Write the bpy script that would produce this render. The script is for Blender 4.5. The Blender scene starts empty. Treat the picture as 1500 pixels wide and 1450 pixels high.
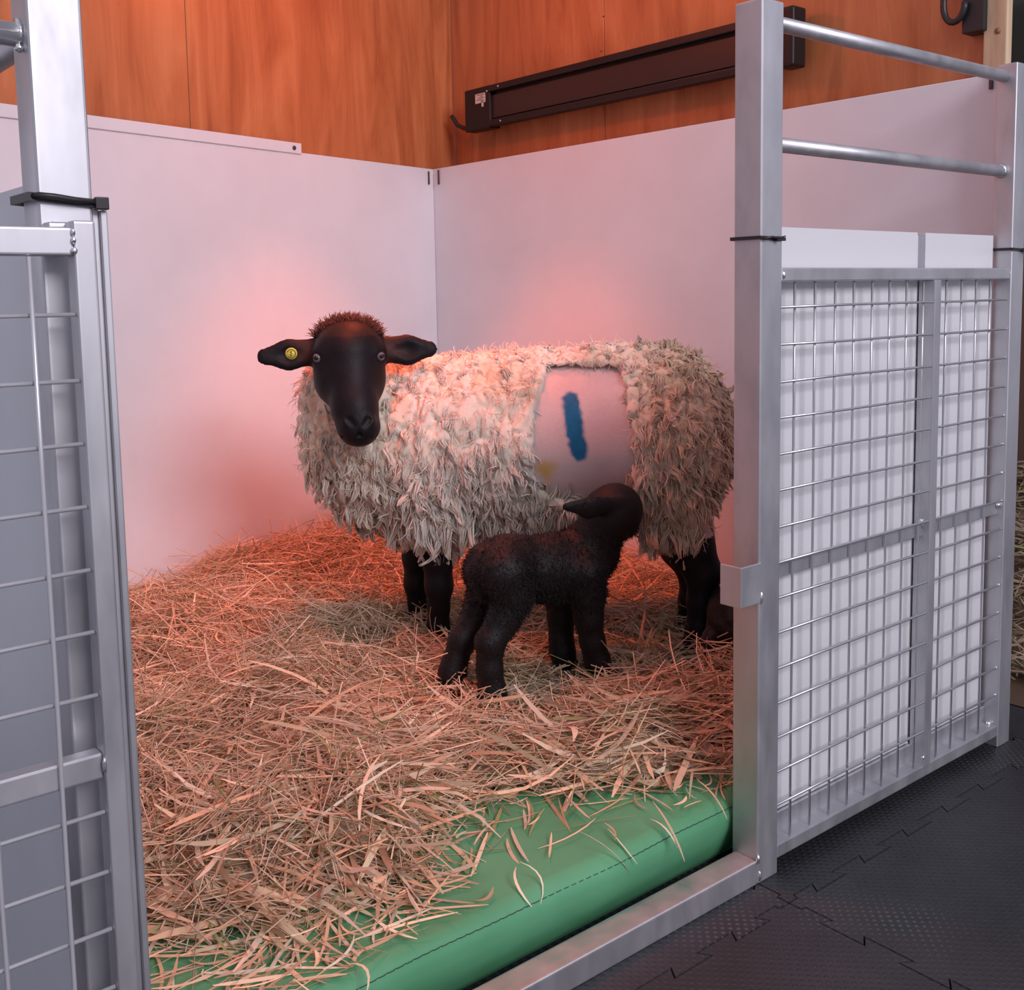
import bpy, bmesh, math, random
import numpy as np
from mathutils import Vector, Matrix

random.seed(7)
rng = np.random.default_rng(11)
scene = bpy.context.scene
COL = scene.collection

# ------------------------------------------------------------------ camera
H = 1.10                                   # eye height
FPX, PPX, PPY = 1592.0, 757.0, 597.0       # focal length and principal point (1500 x 1450 frame)


def _dir(q):
    a = np.array([q[0] - PPX, -(q[1] - PPY), -FPX])
    return a / np.linalg.norm(a)


_X = _dir((2690.0, 395.0))
_Y = _dir((-570.0, 453.0))
_Y = _Y - _X * (_X @ _Y)
_Y /= np.linalg.norm(_Y)
RC = np.stack([_X, _Y, np.cross(_X, _Y)], 0)
CAM = np.array([0.0, 0.0, H])

cd = bpy.data.cameras.new('camera')
cam = bpy.data.objects.new('camera', cd)
COL.objects.link(cam)
cd.sensor_width = 36.0
cd.lens = FPX / 1500.0 * 36.0
cd.shift_x = -(PPX - 750.0) / 1500.0
cd.shift_y = (PPY - 725.0) / 1500.0
cd.clip_start = 0.05
cam.matrix_world = Matrix.Translation((0, 0, H)) @ Matrix([list(r) for r in RC]).to_4x4()
scene.camera = cam

# ------------------------------------------------------------------ world, lights, exposure
scene.view_settings.view_transform = 'Standard'
scene.view_settings.look = 'None'
scene.view_settings.gamma = 1.0
scene.view_settings.use_curve_mapping = False
scene.view_settings.exposure = 0.0

w = bpy.data.worlds.new('barn_daylight')
scene.world = w
w.use_nodes = True
w.node_tree.nodes['Background'].inputs[0].default_value = (0.84, 0.81, 1.0, 1)
w.node_tree.nodes['Background'].inputs[1].default_value = 0.50


def area(name, loc, target, sx, sy, power, color):
    l = bpy.data.lights.new(name, 'AREA')
    l.shape = 'RECTANGLE'
    l.size, l.size_y, l.energy, l.color = sx, sy, power, color
    o = bpy.data.objects.new(name, l)
    COL.objects.link(o)
    o.location = loc
    o.rotation_euler = (Vector(target) - Vector(loc)).to_track_quat('-Z', 'Y').to_euler()
    return o


area('barn_door_daylight', (0.9, -4.3, 4.0), (1.6, 2.4, 0.5), 3.2, 2.2, 290, (0.97, 0.92, 1.0))


# ------------------------------------------------------------------ pixel -> place helpers (measuring only)
def ray(x, y):
    return RC @ np.array([x - PPX, -(y - PPY), -FPX])


def onz(x, y, z):
    r = ray(x, y)
    return CAM + r * ((z - H) / r[2])


def ony(x, y, Y):
    r = ray(x, y)
    return CAM + r * (Y / r[1])


def onx(x, y, X):
    r = ray(x, y)
    return CAM + r * (X / r[0])


def onplane(x, y, P, n):
    r = ray(x, y)
    return CAM + r * (np.dot(np.array(P) - CAM, n) / np.dot(r, n))


# ------------------------------------------------------------------ materials
def mat(name, color, rough=0.6, metal=0.0, spec=0.5):
    m = bpy.data.materials.new(name)
    m.use_nodes = True
    b = m.node_tree.nodes['Principled BSDF']
    b.inputs['Base Color'].default_value = (*color, 1)
    b.inputs['Roughness'].default_value = rough
    b.inputs['Metallic'].default_value = metal
    b.inputs['Specular IOR Level'].default_value = spec
    return m


def nd(m, t, **kw):
    n = m.node_tree.nodes.new(t)
    for k, v in kw.items():
        setattr(n, k, v)
    return n


def lk(m, a, b):
    m.node_tree.links.new(a, b)


def bsdf(m):
    return m.node_tree.nodes['Principled BSDF']


def ramp(m, fac, stops):
    r = nd(m, 'ShaderNodeValToRGB')
    e = r.color_ramp.elements
    while len(e) < len(stops):
        e.new(0.5)
    for i, (p, c) in enumerate(stops):
        e[i].position = p
        e[i].color = (*c, 1) if len(c) == 3 else c
    lk(m, fac, r.inputs[0])
    return r


def noise(m, scale, detail=3, rough=0.55, vec=None, mapscale=None, dist=0.0):
    tc = nd(m, 'ShaderNodeTexCoord')
    v = tc.outputs['Object']
    if mapscale is not None:
        mp = nd(m, 'ShaderNodeMapping')
        mp.inputs['Scale'].default_value = mapscale
        lk(m, v, mp.inputs[0])
        v = mp.outputs[0]
    n = nd(m, 'ShaderNodeTexNoise')
    n.inputs['Scale'].default_value = scale
    n.inputs['Detail'].default_value = detail
    n.inputs['Roughness'].default_value = rough
    n.inputs['Distortion'].default_value = dist
    lk(m, v, n.inputs['Vector'])
    return n


def bump(m, height, strength=0.3, dist=0.01):
    b = nd(m, 'ShaderNodeBump')
    b.inputs['Strength'].default_value = strength
    b.inputs['Distance'].default_value = dist
    lk(m, height, b.inputs['Height'])
    lk(m, b.outputs[0], bsdf(m).inputs['Normal'])
    return b


M = {}


def build_materials():
    # brushed aluminium / galvanised tube
    m = M['metal'] = mat('brushed_aluminium', (0.6, 0.61, 0.64), 0.38, 0.85)
    n = noise(m, 9, 4, 0.6, mapscale=(1, 1, 0.45))
    r = ramp(m, n.outputs['Fac'], [(0.25, (0.42, 0.42, 0.44)), (0.5, (0.56, 0.56, 0.58)), (0.8, (0.64, 0.64, 0.67))])
    lk(m, r.outputs[0], bsdf(m).inputs['Base Color'])
    n2 = noise(m, 22, 3, 0.6, mapscale=(1, 1, 0.25))
    r2 = ramp(m, n2.outputs['Fac'], [(0.3, (0.40, 0.40, 0.40)), (0.75, (0.58, 0.58, 0.58))])
    lk(m, r2.outputs[0], bsdf(m).inputs['Roughness'])
    bump(m, n2.outputs['Fac'], 0.04, 0.004)
    m = M['wire'] = mat('zinc_wire', (0.56, 0.57, 0.60), 0.42, 0.9)
    m = M['gatewire'] = mat('lit_zinc_wire', (0.60, 0.60, 0.62), 0.35, 0.45)  # same zinc as the mesh, lighter tone painted in so it looks lit
    m = M['weld'] = mat('bright_weld', (0.85, 0.86, 0.88), 0.22, 0.95)
    n = noise(m, 240, 2)
    bump(m, n.outputs['Fac'], 0.5, 0.002)
    # white lining board
    m = M['board'] = mat('white_lining_board', (0.78, 0.77, 0.80), 0.42)
    n = noise(m, 3.0, 4, 0.6)
    r = ramp(m, n.outputs['Fac'], [(0.3, (0.69, 0.72, 0.76)), (0.7, (0.75, 0.79, 0.83))])
    lk(m, r.outputs[0], bsdf(m).inputs['Base Color'])
    # twin wall sheet
    m = M['twinwall'] = mat('twin_wall_plastic', (0.69, 0.69, 0.705), 0.30)
    tc = nd(m, 'ShaderNodeTexCoord')
    wv = nd(m, 'ShaderNodeTexWave')
    wv.bands_direction = 'X'
    wv.inputs['Scale'].default_value = 26.0
    lk(m, tc.outputs['Object'], wv.inputs['Vector'])
    bump(m, wv.outputs['Fac'], 0.03, 0.001)
    # plywood
    m = M['ply'] = mat('varnished_plywood', (0.45, 0.2, 0.09), 0.38)
    n = noise(m, 2.3, 5, 0.6, mapscale=(3.2, 3.2, 0.55), dist=1.6)
    n2 = noise(m, 34, 4, 0.65, mapscale=(2.2, 2.2, 0.07))
    mx = nd(m, 'ShaderNodeMath', operation='MULTIPLY_ADD')
    lk(m, n2.outputs['Fac'], mx.inputs[0])
    mx.inputs[1].default_value = 0.22
    lk(m, n.outputs['Fac'], mx.inputs[2])
    r = ramp(m, mx.outputs[0], [(0.40, (0.36, 0.105, 0.038)), (0.56, (0.47, 0.155, 0.056)), (0.66, (0.52, 0.18, 0.068)),
                                (0.82, (0.60, 0.235, 0.095))])
    lk(m, r.outputs[0], bsdf(m).inputs['Base Color'])
    # pine stud
    m = M['pine'] = mat('pine_timber', (0.6, 0.44, 0.28), 0.55)
    n = noise(m, 12, 4, 0.6, mapscale=(3, 3, 0.25), dist=0.8)
    r = ramp(m, n.outputs['Fac'], [(0.3, (0.48, 0.32, 0.19)), (0.7, (0.68, 0.52, 0.34))])
    lk(m, r.outputs[0], bsdf(m).inputs['Base Color'])
    m = M['knot'] = mat('pine_knot', (0.30, 0.17, 0.09), 0.6)
    # rubber tile
    m = M['rubber'] = mat('black_rubber', (0.03, 0.03, 0.033), 0.5)
    n = noise(m, 2.6, 5, 0.65)
    r = ramp(m, n.outputs['Fac'], [(0.3, (0.014, 0.015, 0.018)), (0.72, (0.036, 0.036, 0.041))])
    tc = nd(m, 'ShaderNodeTexCoord')
    mp = nd(m, 'ShaderNodeMapping')
    mp.inputs['Rotation'].default_value = (0, 0, math.radians(45))
    mp.inputs['Scale'].default_value = (74, 74, 1)
    lk(m, tc.outputs['Object'], mp.inputs[0])
    vor = nd(m, 'ShaderNodeTexVoronoi')
    vor.voronoi_dimensions = '2D'
    vor.inputs['Scale'].default_value = 1.0
    vor.inputs['Randomness'].default_value = 0.0
    lk(m, mp.outputs[0], vor.inputs['Vector'])
    rb = ramp(m, vor.outputs['Distance'], [(0.16, (1, 1, 1)), (0.34, (0, 0, 0))])
    bump(m, rb.outputs[0], 0.55, 0.003)
    dn = noise(m, 1.7, 3, 0.6)                                   # dry dust caught on the studs in patches
    dr = ramp(m, dn.outputs['Fac'], [(0.52, (0, 0, 0)), (0.68, (1, 1, 1))])
    mu = nd(m, 'ShaderNodeMath', operation='MULTIPLY')
    lk(m, dr.outputs[0], mu.inputs[0])
    lk(m, rb.outputs[0], mu.inputs[1])
    mixc = nd(m, 'ShaderNodeMixRGB')
    lk(m, mu.outputs[0], mixc.inputs[0])
    lk(m, r.outputs[0], mixc.inputs[1])
    mixc.inputs[2].default_value = (0.10, 0.10, 0.105, 1)
    lk(m, mixc.outputs[0], bsdf(m).inputs['Base Color'])
    M['floorbase'] = mat('dark_concrete', (0.02, 0.02, 0.022), 0.8)
    # green vinyl
    m = M['green'] = mat('green_vinyl', (0.10, 0.45, 0.20), 0.48, 0, 0.35)
    n = noise(m, 5, 3)
    r = ramp(m, n.outputs['Fac'], [(0.3, (0.085, 0.30, 0.145)), (0.7, (0.12, 0.38, 0.195))])
    lk(m, r.outputs[0], bsdf(m).inputs['Base Color'])
    n = noise(m, 7, 2)
    bump(m, n.outputs['Fac'], 0.25, 0.02)
    M['thread'] = mat('dark_thread', (0.02, 0.06, 0.05), 0.8)
    M['black'] = mat('black_plastic', (0.018, 0.016, 0.017), 0.45)
    M['heater'] = mat('black_powder_coat', (0.014, 0.011, 0.012), 0.42, 0, 0.3)
    M['heater_in'] = mat('dark_heater_panel', (0.035, 0.020, 0.019), 0.35, 0, 0.35)
    M['sticker'] = mat('pale_sticker', (0.62, 0.58, 0.55), 0.5)
    M['ink'] = mat('grey_print', (0.12, 0.08, 0.09), 0.6)
    M['screw'] = mat('steel_screw', (0.55, 0.53, 0.52), 0.3, 0.9)
    M['hole'] = mat('dark_screw', (0.08, 0.05, 0.05), 0.5)
    M['tag'] = mat('yellow_tag', (0.72, 0.66, 0.10), 0.4)
    M['tagink'] = mat('tag_print', (0.14, 0.12, 0.02), 0.5)
    M['glassdark'] = mat('dark_window_glass', (0.03, 0.04, 0.035), 0.08)
    M['barnwood'] = mat('brown_barn_board', (0.13, 0.075, 0.05), 0.7)
    m = M['bulb'] = mat('red_bulb', (0.5, 0.02, 0.01), 0.2)
    bsdf(m).inputs['Emission Color'].default_value = (1.0, 0.10, 0.03, 1)
    bsdf(m).inputs['Emission Strength'].default_value = 8.0
    # coloured by attribute
    def attr(name, rough, spec=0.4, sheen=0.0, nscale=None, nstr=0.3, ndist=0.004, trans=0.0, nmap=None):
        m = mat(name, (0.5, 0.5, 0.5), rough, 0, spec)
        a = nd(m, 'ShaderNodeAttribute')
        a.attribute_name = 'Col'
        lk(m, a.outputs['Color'], bsdf(m).inputs['Base Color'])
        bsdf(m).inputs['Sheen Weight'].default_value = sheen
        bsdf(m).inputs['Sheen Roughness'].default_value = 0.5
        if nscale:
            n = noise(m, nscale, 3, 0.6, mapscale=nmap)
            bump(m, n.outputs['Fac'], nstr, ndist)
        if trans:
            out = m.node_tree.nodes['Material Output']
            t = nd(m, 'ShaderNodeBsdfTranslucent')
            lk(m, a.outputs['Color'], t.inputs['Color'])
            mx = nd(m, 'ShaderNodeMixShader')
            mx.inputs[0].default_value = trans
            lk(m, bsdf(m).outputs[0], mx.inputs[1])
            lk(m, t.outputs[0], mx.inputs[2])
            lk(m, mx.outputs[0], out.inputs['Surface'])
        return m
    M['hide'] = attr('sheep_hide', 0.52, 0.2, 0.0, 160, 0.22, 0.003)
    M['wool'] = attr('sheep_wool', 0.85, 0.15, 0.15, 120, 0.35, 0.004, trans=0.0)
    bsdf(M['wool']).inputs['Subsurface Weight'].default_value = 0.45
    bsdf(M['wool']).inputs['Subsurface Scale'].default_value = 0.02
    bsdf(M['wool']).inputs['Subsurface Radius'].default_value = (1, .8, .6)
    M['lamb'] = attr('lamb_coat', 0.52, 0.3, 0.0, 190, 0.5, 0.004, nmap=(1.4, 1.0, 0.7))
    M['straw'] = attr('straw', 0.55, 0.35, 0.0, trans=0.15)
    M['eye'] = mat('eye_wet', (0.13, 0.12, 0.15), 0.08)
    M['pupil'] = mat('eye_pupil', (0.004, 0.004, 0.005), 0.04)
    M['nostril'] = mat('nostril_dark', (0.004, 0.004, 0.005), 0.35)


build_materials()


# ------------------------------------------------------------------ object helpers
def tag(o, label=None, cat=None, group=None, kind=None):
    if label: o['label'] = label
    if cat: o['category'] = cat
    if group: o['group'] = group
    if kind: o['kind'] = kind
    return o


def empty(name, loc=(0, 0, 0)):
    o = bpy.data.objects.new(name, None)
    COL.objects.link(o)
    o.location = loc
    o.empty_display_size = 0.05
    return o


def link(name, me, m, parent=None, smooth=False):
    o = bpy.data.objects.new(name, me)
    COL.objects.link(o)
    if m is not None and not me.materials:
        me.materials.append(m)
    if parent is not None:
        o.parent = parent
        pl = parent.location.copy()
        pp = parent.parent
        while pp is not None:
            pl += pp.location
            pp = pp.parent
        o.location = -pl          # geometry is written in world coordinates
    if smooth:
        me.polygons.foreach_set('use_smooth', np.ones(len(me.polygons), dtype=bool))
    return o


def pyobj(name, v, f, m, parent=None, smooth=False):
    me = bpy.data.meshes.new(name)
    me.from_pydata([tuple(map(float, p)) for p in v], [], [tuple(int(i) for i in q) for q in f])
    me.update()
    return link(name, me, m, parent, smooth)


def bmobj(name, bm, m, parent=None, smooth=False):
    bmesh.ops.recalc_face_normals(bm, faces=bm.faces)
    me = bpy.data.meshes.new(name)
    bm.to_mesh(me)
    bm.free()
    return link(name, me, m, parent, smooth)


def box(bm, lo, hi, bev=0.0, seg=2):
    """axis aligned box, edges rounded"""
    x0, y0, z0 = lo
    x1, y1, z1 = hi
    vs = [bm.verts.new(p) for p in [(x0, y0, z0), (x1, y0, z0), (x1, y1, z0), (x0, y1, z0),
                                    (x0, y0, z1), (x1, y0, z1), (x1, y1, z1), (x0, y1, z1)]]
    fs = [bm.faces.new([vs[i] for i in q]) for q in
          [(0, 3, 2, 1), (4, 5, 6, 7), (0, 1, 5, 4), (1, 2, 6, 5), (2, 3, 7, 6), (3, 0, 4, 7)]]
    if bev > 0:
        es = list({e for f in fs for e in f.edges})
        bmesh.ops.bevel(bm, geom=es, offset=bev, segments=seg, affect='EDGES', profile=0.6)


def boxobj(name, lo, hi, m, parent=None, bev=0.003, seg=2):
    bm = bmesh.new()
    box(bm, lo, hi, bev, seg)
    return bmobj(name, bm, m, parent, smooth=False)


def frame_of(d):
    d = d / np.linalg.norm(d)
    a = np.array([0, 0, 1.0]) if abs(d[2]) < 0.9 else np.array([1.0, 0, 0])
    u = np.cross(d, a)
    u /= np.linalg.norm(u)
    return d, u, np.cross(d, u)


def tube_vf(pts, rad, n=10, cap=True):
    pts = [np.array(p, float) for p in pts]
    if not hasattr(rad, '__len__'):
        rad = [rad] * len(pts)
    V, F = [], []
    u = None
    for i, p in enumerate(pts):
        d = pts[min(i + 1, len(pts) - 1)] - pts[max(i - 1, 0)]
        d = d / np.linalg.norm(d)
        if u is None:
            _, u, _v = frame_of(d)
        u = u - d * (u @ d)
        u /= np.linalg.norm(u)
        v = np.cross(d, u)
        for k in range(n):
            a = 2 * math.pi * k / n
            V.append(p + rad[i] * (math.cos(a) * u + math.sin(a) * v))
    for i in range(len(pts) - 1):
        for k in range(n):
            a, b = i * n + k, i * n + (k + 1) % n
            F.append((a, b, b + n, a + n))
    if cap:
        F.append(tuple(range(n - 1, -1, -1)))
        F.append(tuple(range((len(pts) - 1) * n, len(pts) * n)))
    return V, F


def tubeobj(name, pts, rad, m, parent=None, n=10):
    V, F = tube_vf(pts, rad, n)
    return pyobj(name, V, F, m, parent, smooth=True)


def merge(parts):
    V, F = [], []
    for v, f in parts:
        o = len(V)
        V += list(v)
        F += [tuple(i + o for i in q) for q in f]
    return V, F


def lathe_vf(prof, c, n=24):
    V, F = [], []
    for r, z in prof:
        for k in range(n):
            a = 2 * math.pi * k / n
            V.append((c[0] + r * math.cos(a), c[1] + r * math.sin(a), c[2] + z))
    for i in range(len(prof) - 1):
        for k in range(n):
            a, b = i * n + k, i * n + (k + 1) % n
            F.append((a, b, b + n, a + n))
    return V, F


# ------------------------------------------------------------------ numpy mesh (large)
def npmesh(name, V, F, colors=None, smooth=True, tri=False):
    """V (n,3) float, F (m,3|4) int"""
    me = bpy.data.meshes.new(name)
    V = np.ascontiguousarray(V, dtype=np.float32)
    F = np.ascontiguousarray(F, dtype=np.int32)
    k = F.shape[1]
    me.vertices.add(len(V))
    me.vertices.foreach_set('co', V.ravel())
    me.loops.add(F.size)
    me.loops.foreach_set('vertex_index', F.ravel())
    me.polygons.add(len(F))
    me.polygons.foreach_set('loop_start', np.arange(0, F.size, k, dtype=np.int32))
    me.polygons.foreach_set('loop_total', np.full(len(F), k, dtype=np.int32))
    if smooth:
        me.polygons.foreach_set('use_smooth', np.ones(len(F), dtype=bool))
    me.update(calc_edges=True)
    if colors is not None:
        a = me.color_attributes.new('Col', 'FLOAT_COLOR', 'POINT')
        c = np.ones((len(V), 4), dtype=np.float32)
        c[:, :3] = colors
        a.data.foreach_set('color', c.ravel())
    return me


# value noise in numpy
_perm = rng.random((64, 64, 64)).astype(np.float32)


def vnoise(P, s):
    q = np.asarray(P, dtype=np.float64) * s + 100.0
    i = np.floor(q).astype(int)
    f = q - i
    f = f * f * (3 - 2 * f)
    r = 0
    for dx in (0, 1):
        for dy in (0, 1):
            for dz in (0, 1):
                wgt = (f[..., 0] if dx else 1 - f[..., 0]) * (f[..., 1] if dy else 1 - f[..., 1]) * (f[..., 2] if dz else 1 - f[..., 2])
                r = r + wgt * _perm[(i[..., 0] + dx) % 64, (i[..., 1] + dy) % 64, (i[..., 2] + dz) % 64]
    return r


def sstep(a, b, x):
    t = np.clip((x - a) / (b - a), 0, 1)
    return t * t * (3 - 2 * t)


# ------------------------------------------------------------------ implicit body modelling
class Field:
    def __init__(self, lo, hi, h):
        self.lo, self.h = np.array(lo, float), h
        self.n = np.ceil((np.array(hi) - self.lo) / h).astype(int) + 1
        self.F = np.full(self.n, 1.0, dtype=np.float32)

    def block(self, lo, hi):
        a = np.clip(np.floor((np.array(lo) - self.lo) / self.h).astype(int), 0, self.n - 1)
        b = np.clip(np.ceil((np.array(hi) - self.lo) / self.h).astype(int) + 1, 1, self.n)
        sl = tuple(slice(int(p), int(q)) for p, q in zip(a, b))
        ax = [self.lo[i] + self.h * np.arange(a[i], b[i]) for i in range(3)]
        return sl, np.meshgrid(*ax, indexing='ij')

    def blend(self, sl, d, k, sub=False):
        A = self.F[sl]
        d = d.astype(np.float32)
        if sub:
            hh = np.maximum(k - np.abs(-A - d), 0) / k
            self.F[sl] = np.maximum(A, -d) + hh * hh * k * 0.25
        else:
            hh = np.maximum(k - np.abs(A - d), 0) / k
            self.F[sl] = np.minimum(A, d) - hh * hh * k * 0.25

    def capsule(self, a, b, ra, rb, k=0.03, sub=False, flat=None):
        """round cone; flat=(axis, factor) squashes it along a unit axis"""
        a, b = np.array(a, float), np.array(b, float)
        m = max(ra, rb) * 1.3 + k + 0.02
        sl, (X, Y, Z) = self.block(np.minimum(a, b) - m, np.maximum(a, b) + m)
        ba = b - a
        px, py, pz = X - a[0], Y - a[1], Z - a[2]
        t = np.clip((px * ba[0] + py * ba[1] + pz * ba[2]) / max(ba @ ba, 1e-9), 0, 1)
        qx, qy, qz = px - ba[0] * t, py - ba[1] * t, pz - ba[2] * t
        if flat is not None:
            ax, fc = np.array(flat[0], float), flat[1]
            ax /= np.linalg.norm(ax)
            s = qx * ax[0] + qy * ax[1] + qz * ax[2]
            qx, qy, qz = qx + ax[0] * s * (fc - 1), qy + ax[1] * s * (fc - 1), qz + ax[2] * s * (fc - 1)
        self.blend(sl, np.sqrt(qx * qx + qy * qy + qz * qz) - (ra + (rb - ra) * t), k, sub)

    def chain(self, pts, k=0.03):
        for (a, ra), (b, rb) in zip(pts[:-1], pts[1:]):
            self.capsule(a, b, ra, rb, k)

    def ellipsoid(self, c, r, k=0.03, R=None, sub=False):
        c, r = np.array(c, float), np.array(r, float)
        m = r.max() + k + 0.02
        sl, (X, Y, Z) = self.block(c - m, c + m)
        px, py, pz = X - c[0], Y - c[1], Z - c[2]
        if R is not None:
            R = np.array(R)
            px, py, pz = (R[i, 0] * px + R[i, 1] * py + R[i, 2] * pz for i in range(3))
        q0 = np.sqrt((px / r[0])**2 + (py / r[1])**2 + (pz / r[2])**2)
        q1 = np.sqrt((px / r[0]**2)**2 + (py / r[1]**2)**2 + (pz / r[2]**2)**2)
        self.blend(sl, q0 * (q0 - 1) / np.maximum(q1, 1e-6), k, sub)

    def loft(self, st, k=0.03, grow=0.0, axis=0):
        """st rows: x, zc, half height, half width, yc ; cross-sections along local x"""
        st = np.array(st)
        lo = (st[0, 0] - .08, (st[:, 4] - st[:, 3]).min() - .1, (st[:, 1] - st[:, 2]).min() - .1)
        hi = (st[-1, 0] + .08, (st[:, 4] + st[:, 3]).max() + .1, (st[:, 1] + st[:, 2]).max() + .1)
        sl, (X, Y, Z) = self.block(lo, hi)
        xs = np.clip(X[:, 0, 0], st[0, 0], st[-1, 0])
        zc, hh, hw, yc = (np.interp(xs, st[:, 0], st[:, j])[:, None, None] for j in (1, 2, 3, 4))
        e = np.maximum(np.maximum(st[0, 0] - X, X - st[-1, 0]), 0)
        q = np.sqrt(((Y - yc) / hw)**2 + ((Z - zc) / hh)**2)
        d = (q - 1) * np.minimum(hw, hh)
        d = np.sqrt(np.maximum(d, 0)**2 + e * e) + np.minimum(d, 0) * (e <= 0)
        self.blend(sl, d - grow, k)

    def mesh(self):
        F, h = self.F, self.h
        s = F < 0
        cs = [(i, j, k) for i in (0, 1) for j in (0, 1) for k in (0, 1)]
        n = F.shape
        cut = lambda A, c: A[c[0]:n[0] - 1 + c[0], c[1]:n[1] - 1 + c[1], c[2]:n[2] - 1 + c[2]]
        cnt = np.zeros((n[0] - 1, n[1] - 1, n[2] - 1), dtype=np.int8)
        for c in cs:
            cnt += cut(s, c)
        act = (cnt > 0) & (cnt < 8)
        ii = np.argwhere(act)
        idx = np.full(act.shape, -1, dtype=np.int32)
        idx[act] = np.arange(len(ii))
        val = {c: F[ii[:, 0] + c[0], ii[:, 1] + c[1], ii[:, 2] + c[2]] for c in cs}
        acc = np.zeros((len(ii), 3))
        num = np.zeros(len(ii))
        for a in cs:
            for ax in range(3):
                if a[ax] == 0:
                    b = list(a)
                    b[ax] = 1
                    b = tuple(b)
                    fa, fb = val[a], val[b]
                    m = (fa < 0) != (fb < 0)
                    t = np.where(m, fa / np.where(m, fa - fb, 1), 0)
                    p = np.tile(np.array(a, float), (len(ii), 1))
                    p[:, ax] += t
                    acc += p * m[:, None]
                    num += m
        V = (ii + acc / num[:, None]) * h + self.lo
        Q = []
        for ax in range(3):
            sl0 = [slice(None)] * 3
            sl1 = [slice(None)] * 3
            sl0[ax] = slice(0, n[ax] - 1)
            sl1[ax] = slice(1, n[ax])
            s0, s1 = s[tuple(sl0)], s[tuple(sl1)]
            e = np.argwhere(s0 != s1)
            o1, o2 = [(1, 2), (2, 0), (0, 1)][ax]
            ok = (e[:, o1] > 0) & (e[:, o2] > 0) & (e[:, o1] < n[o1] - 1) & (e[:, o2] < n[o2] - 1)
            e = e[ok]
            ins = s0[e[:, 0], e[:, 1], e[:, 2]]
            quad = []
            for d1, d2 in ((0, 0), (1, 0), (1, 1), (0, 1)):
                c = e.copy()
                c[:, o1] -= 1 - d1
                c[:, o2] -= 1 - d2
                quad.append(idx[c[:, 0], c[:, 1], c[:, 2]])
            quad = np.stack(quad, 1)
            quad[~ins] = quad[~ins][:, ::-1]
            Q.append(quad)
        return V, np.concatenate(Q)


def vnormals(V, Fq):
    n = np.cross(V[Fq[:, 2]] - V[Fq[:, 0]], V[Fq[:, 3]] - V[Fq[:, 1]])
    N = np.zeros_like(V)
    for j in range(4):
        np.add.at(N, Fq[:, j], n)
    return N / np.maximum(np.linalg.norm(N, axis=1, keepdims=True), 1e-12)


def relax(V, Fq, it=2, lam=0.5):
    for _ in range(it):
        A = np.zeros_like(V)
        c = np.zeros(len(V))
        for j in range(4):
            a, b = Fq[:, j], Fq[:, (j + 1) % 4]
            np.add.at(A, a, V[b])
            np.add.at(A, b, V[a])
            np.add.at(c, a, 1)
            np.add.at(c, b, 1)
        V = V + lam * (A / c[:, None] - V)
    return V


# ------------------------------------------------------------------ the setting
YF = 1.20                                  # plane of the steel pen front
XR = 2.52                                  # white lining on the right wall
BC = np.array([2.52, 3.535])               # corner of the white lining
BD = np.array([-0.968, -0.249])            # along the back wall, away from the corner
BN = np.array([0.249, -0.968])             # back wall normal, into the pen
ZT = 1.588                                 # top of the lining


def rubber_floor():
    fl = pyobj('floor', [(-3, -4, -.019), (6, -4, -.019), (6, 5.2, -.019), (-3, 5.2, -.019)], [(0, 1, 2, 3)], M['floorbase'])
    tag(fl, 'black interlocking rubber mat floor', None, None, 'structure')
    nt, amp = 13, 0.0105
    prof = []
    per = 1.0 / nt
    for i in range(nt):
        s = 1 if i % 2 == 0 else -1
        a, b = i * per, (i + 1) * per
        fl_ = per * 0.09
        if i == 0:
            prof += [(0.0, 0.0), (per * .35, 0.0), (per * .35, amp), (b + fl_ * 1, amp)]
        elif i == nt - 1:
            prof += [(a - fl_, s * amp), (b - per * .35, s * amp), (b - per * .35, 0.0), (1.0, 0.0)]
        else:
            prof += [(a - fl_, s * amp), (b + fl_, s * amp)]
    gap = 0.0009

    def tile(cx, cy):
        pts = []
        for t, o in prof:                       # bottom edge (offset along y)
            pts.append((t, o))
        for t, o in prof:                       # right edge
            pts.append((1 + o, t))
        for t, o in reversed(prof):
            pts.append((t, 1 + o))
        for t, o in reversed(prof):
            pts.append((o, t))
        out = []
        for p in pts:
            if not out or (abs(p[0] - out[-1][0]) + abs(p[1] - out[-1][1])) > 1e-5:
                out.append(p)
        # inset by the gap
        P = np.array(out)
        if np.allclose(P[0], P[-1]):
            P = P[:-1]
        nxt, prv = np.roll(P, -1, 0), np.roll(P, 1, 0)
        e1, e2 = P - prv, nxt - P
        e1 /= np.linalg.norm(e1, axis=1, keepdims=True)
        e2 /= np.linalg.norm(e2, axis=1, keepdims=True)
        n1 = np.stack([-e1[:, 1], e1[:, 0]], 1)
        n2 = np.stack([-e2[:, 1], e2[:, 0]], 1)
        b = n1 + n2
        b /= np.maximum((b * n1).sum(1, keepdims=True), 0.3)
        P = P + b * gap
        P2 = P + b * gap * 0.9
        n = len(P)
        V = [(x, y, -.018) for x, y in P] + [(x, y, -.003) for x, y in P] + [(x, y, 0.0) for x, y in P2]
        F = [(i, (i + 1) % n, n + (i + 1) % n, n + i) for i in range(n)]
        F += [(n + i, n + (i + 1) % n, 2 * n + (i + 1) % n, 2 * n + i) for i in range(n)]
        F.append(tuple(range(2 * n, 3 * n)))
        return V, F
    V, F = tile(0, 0)
    me = bpy.data.meshes.new('rubber_tile')
    me.from_pydata(V, [], F)
    me.update()
    me.materials.append(M['rubber'])
    for i in range(-2, 3):
        for j in range(-2, 3):
            o = bpy.data.objects.new('rubber_tile', me)
            COL.objects.link(o)
            o.parent = fl
            o.location = (1.545 + i, 1.125 + j, 0)


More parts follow.
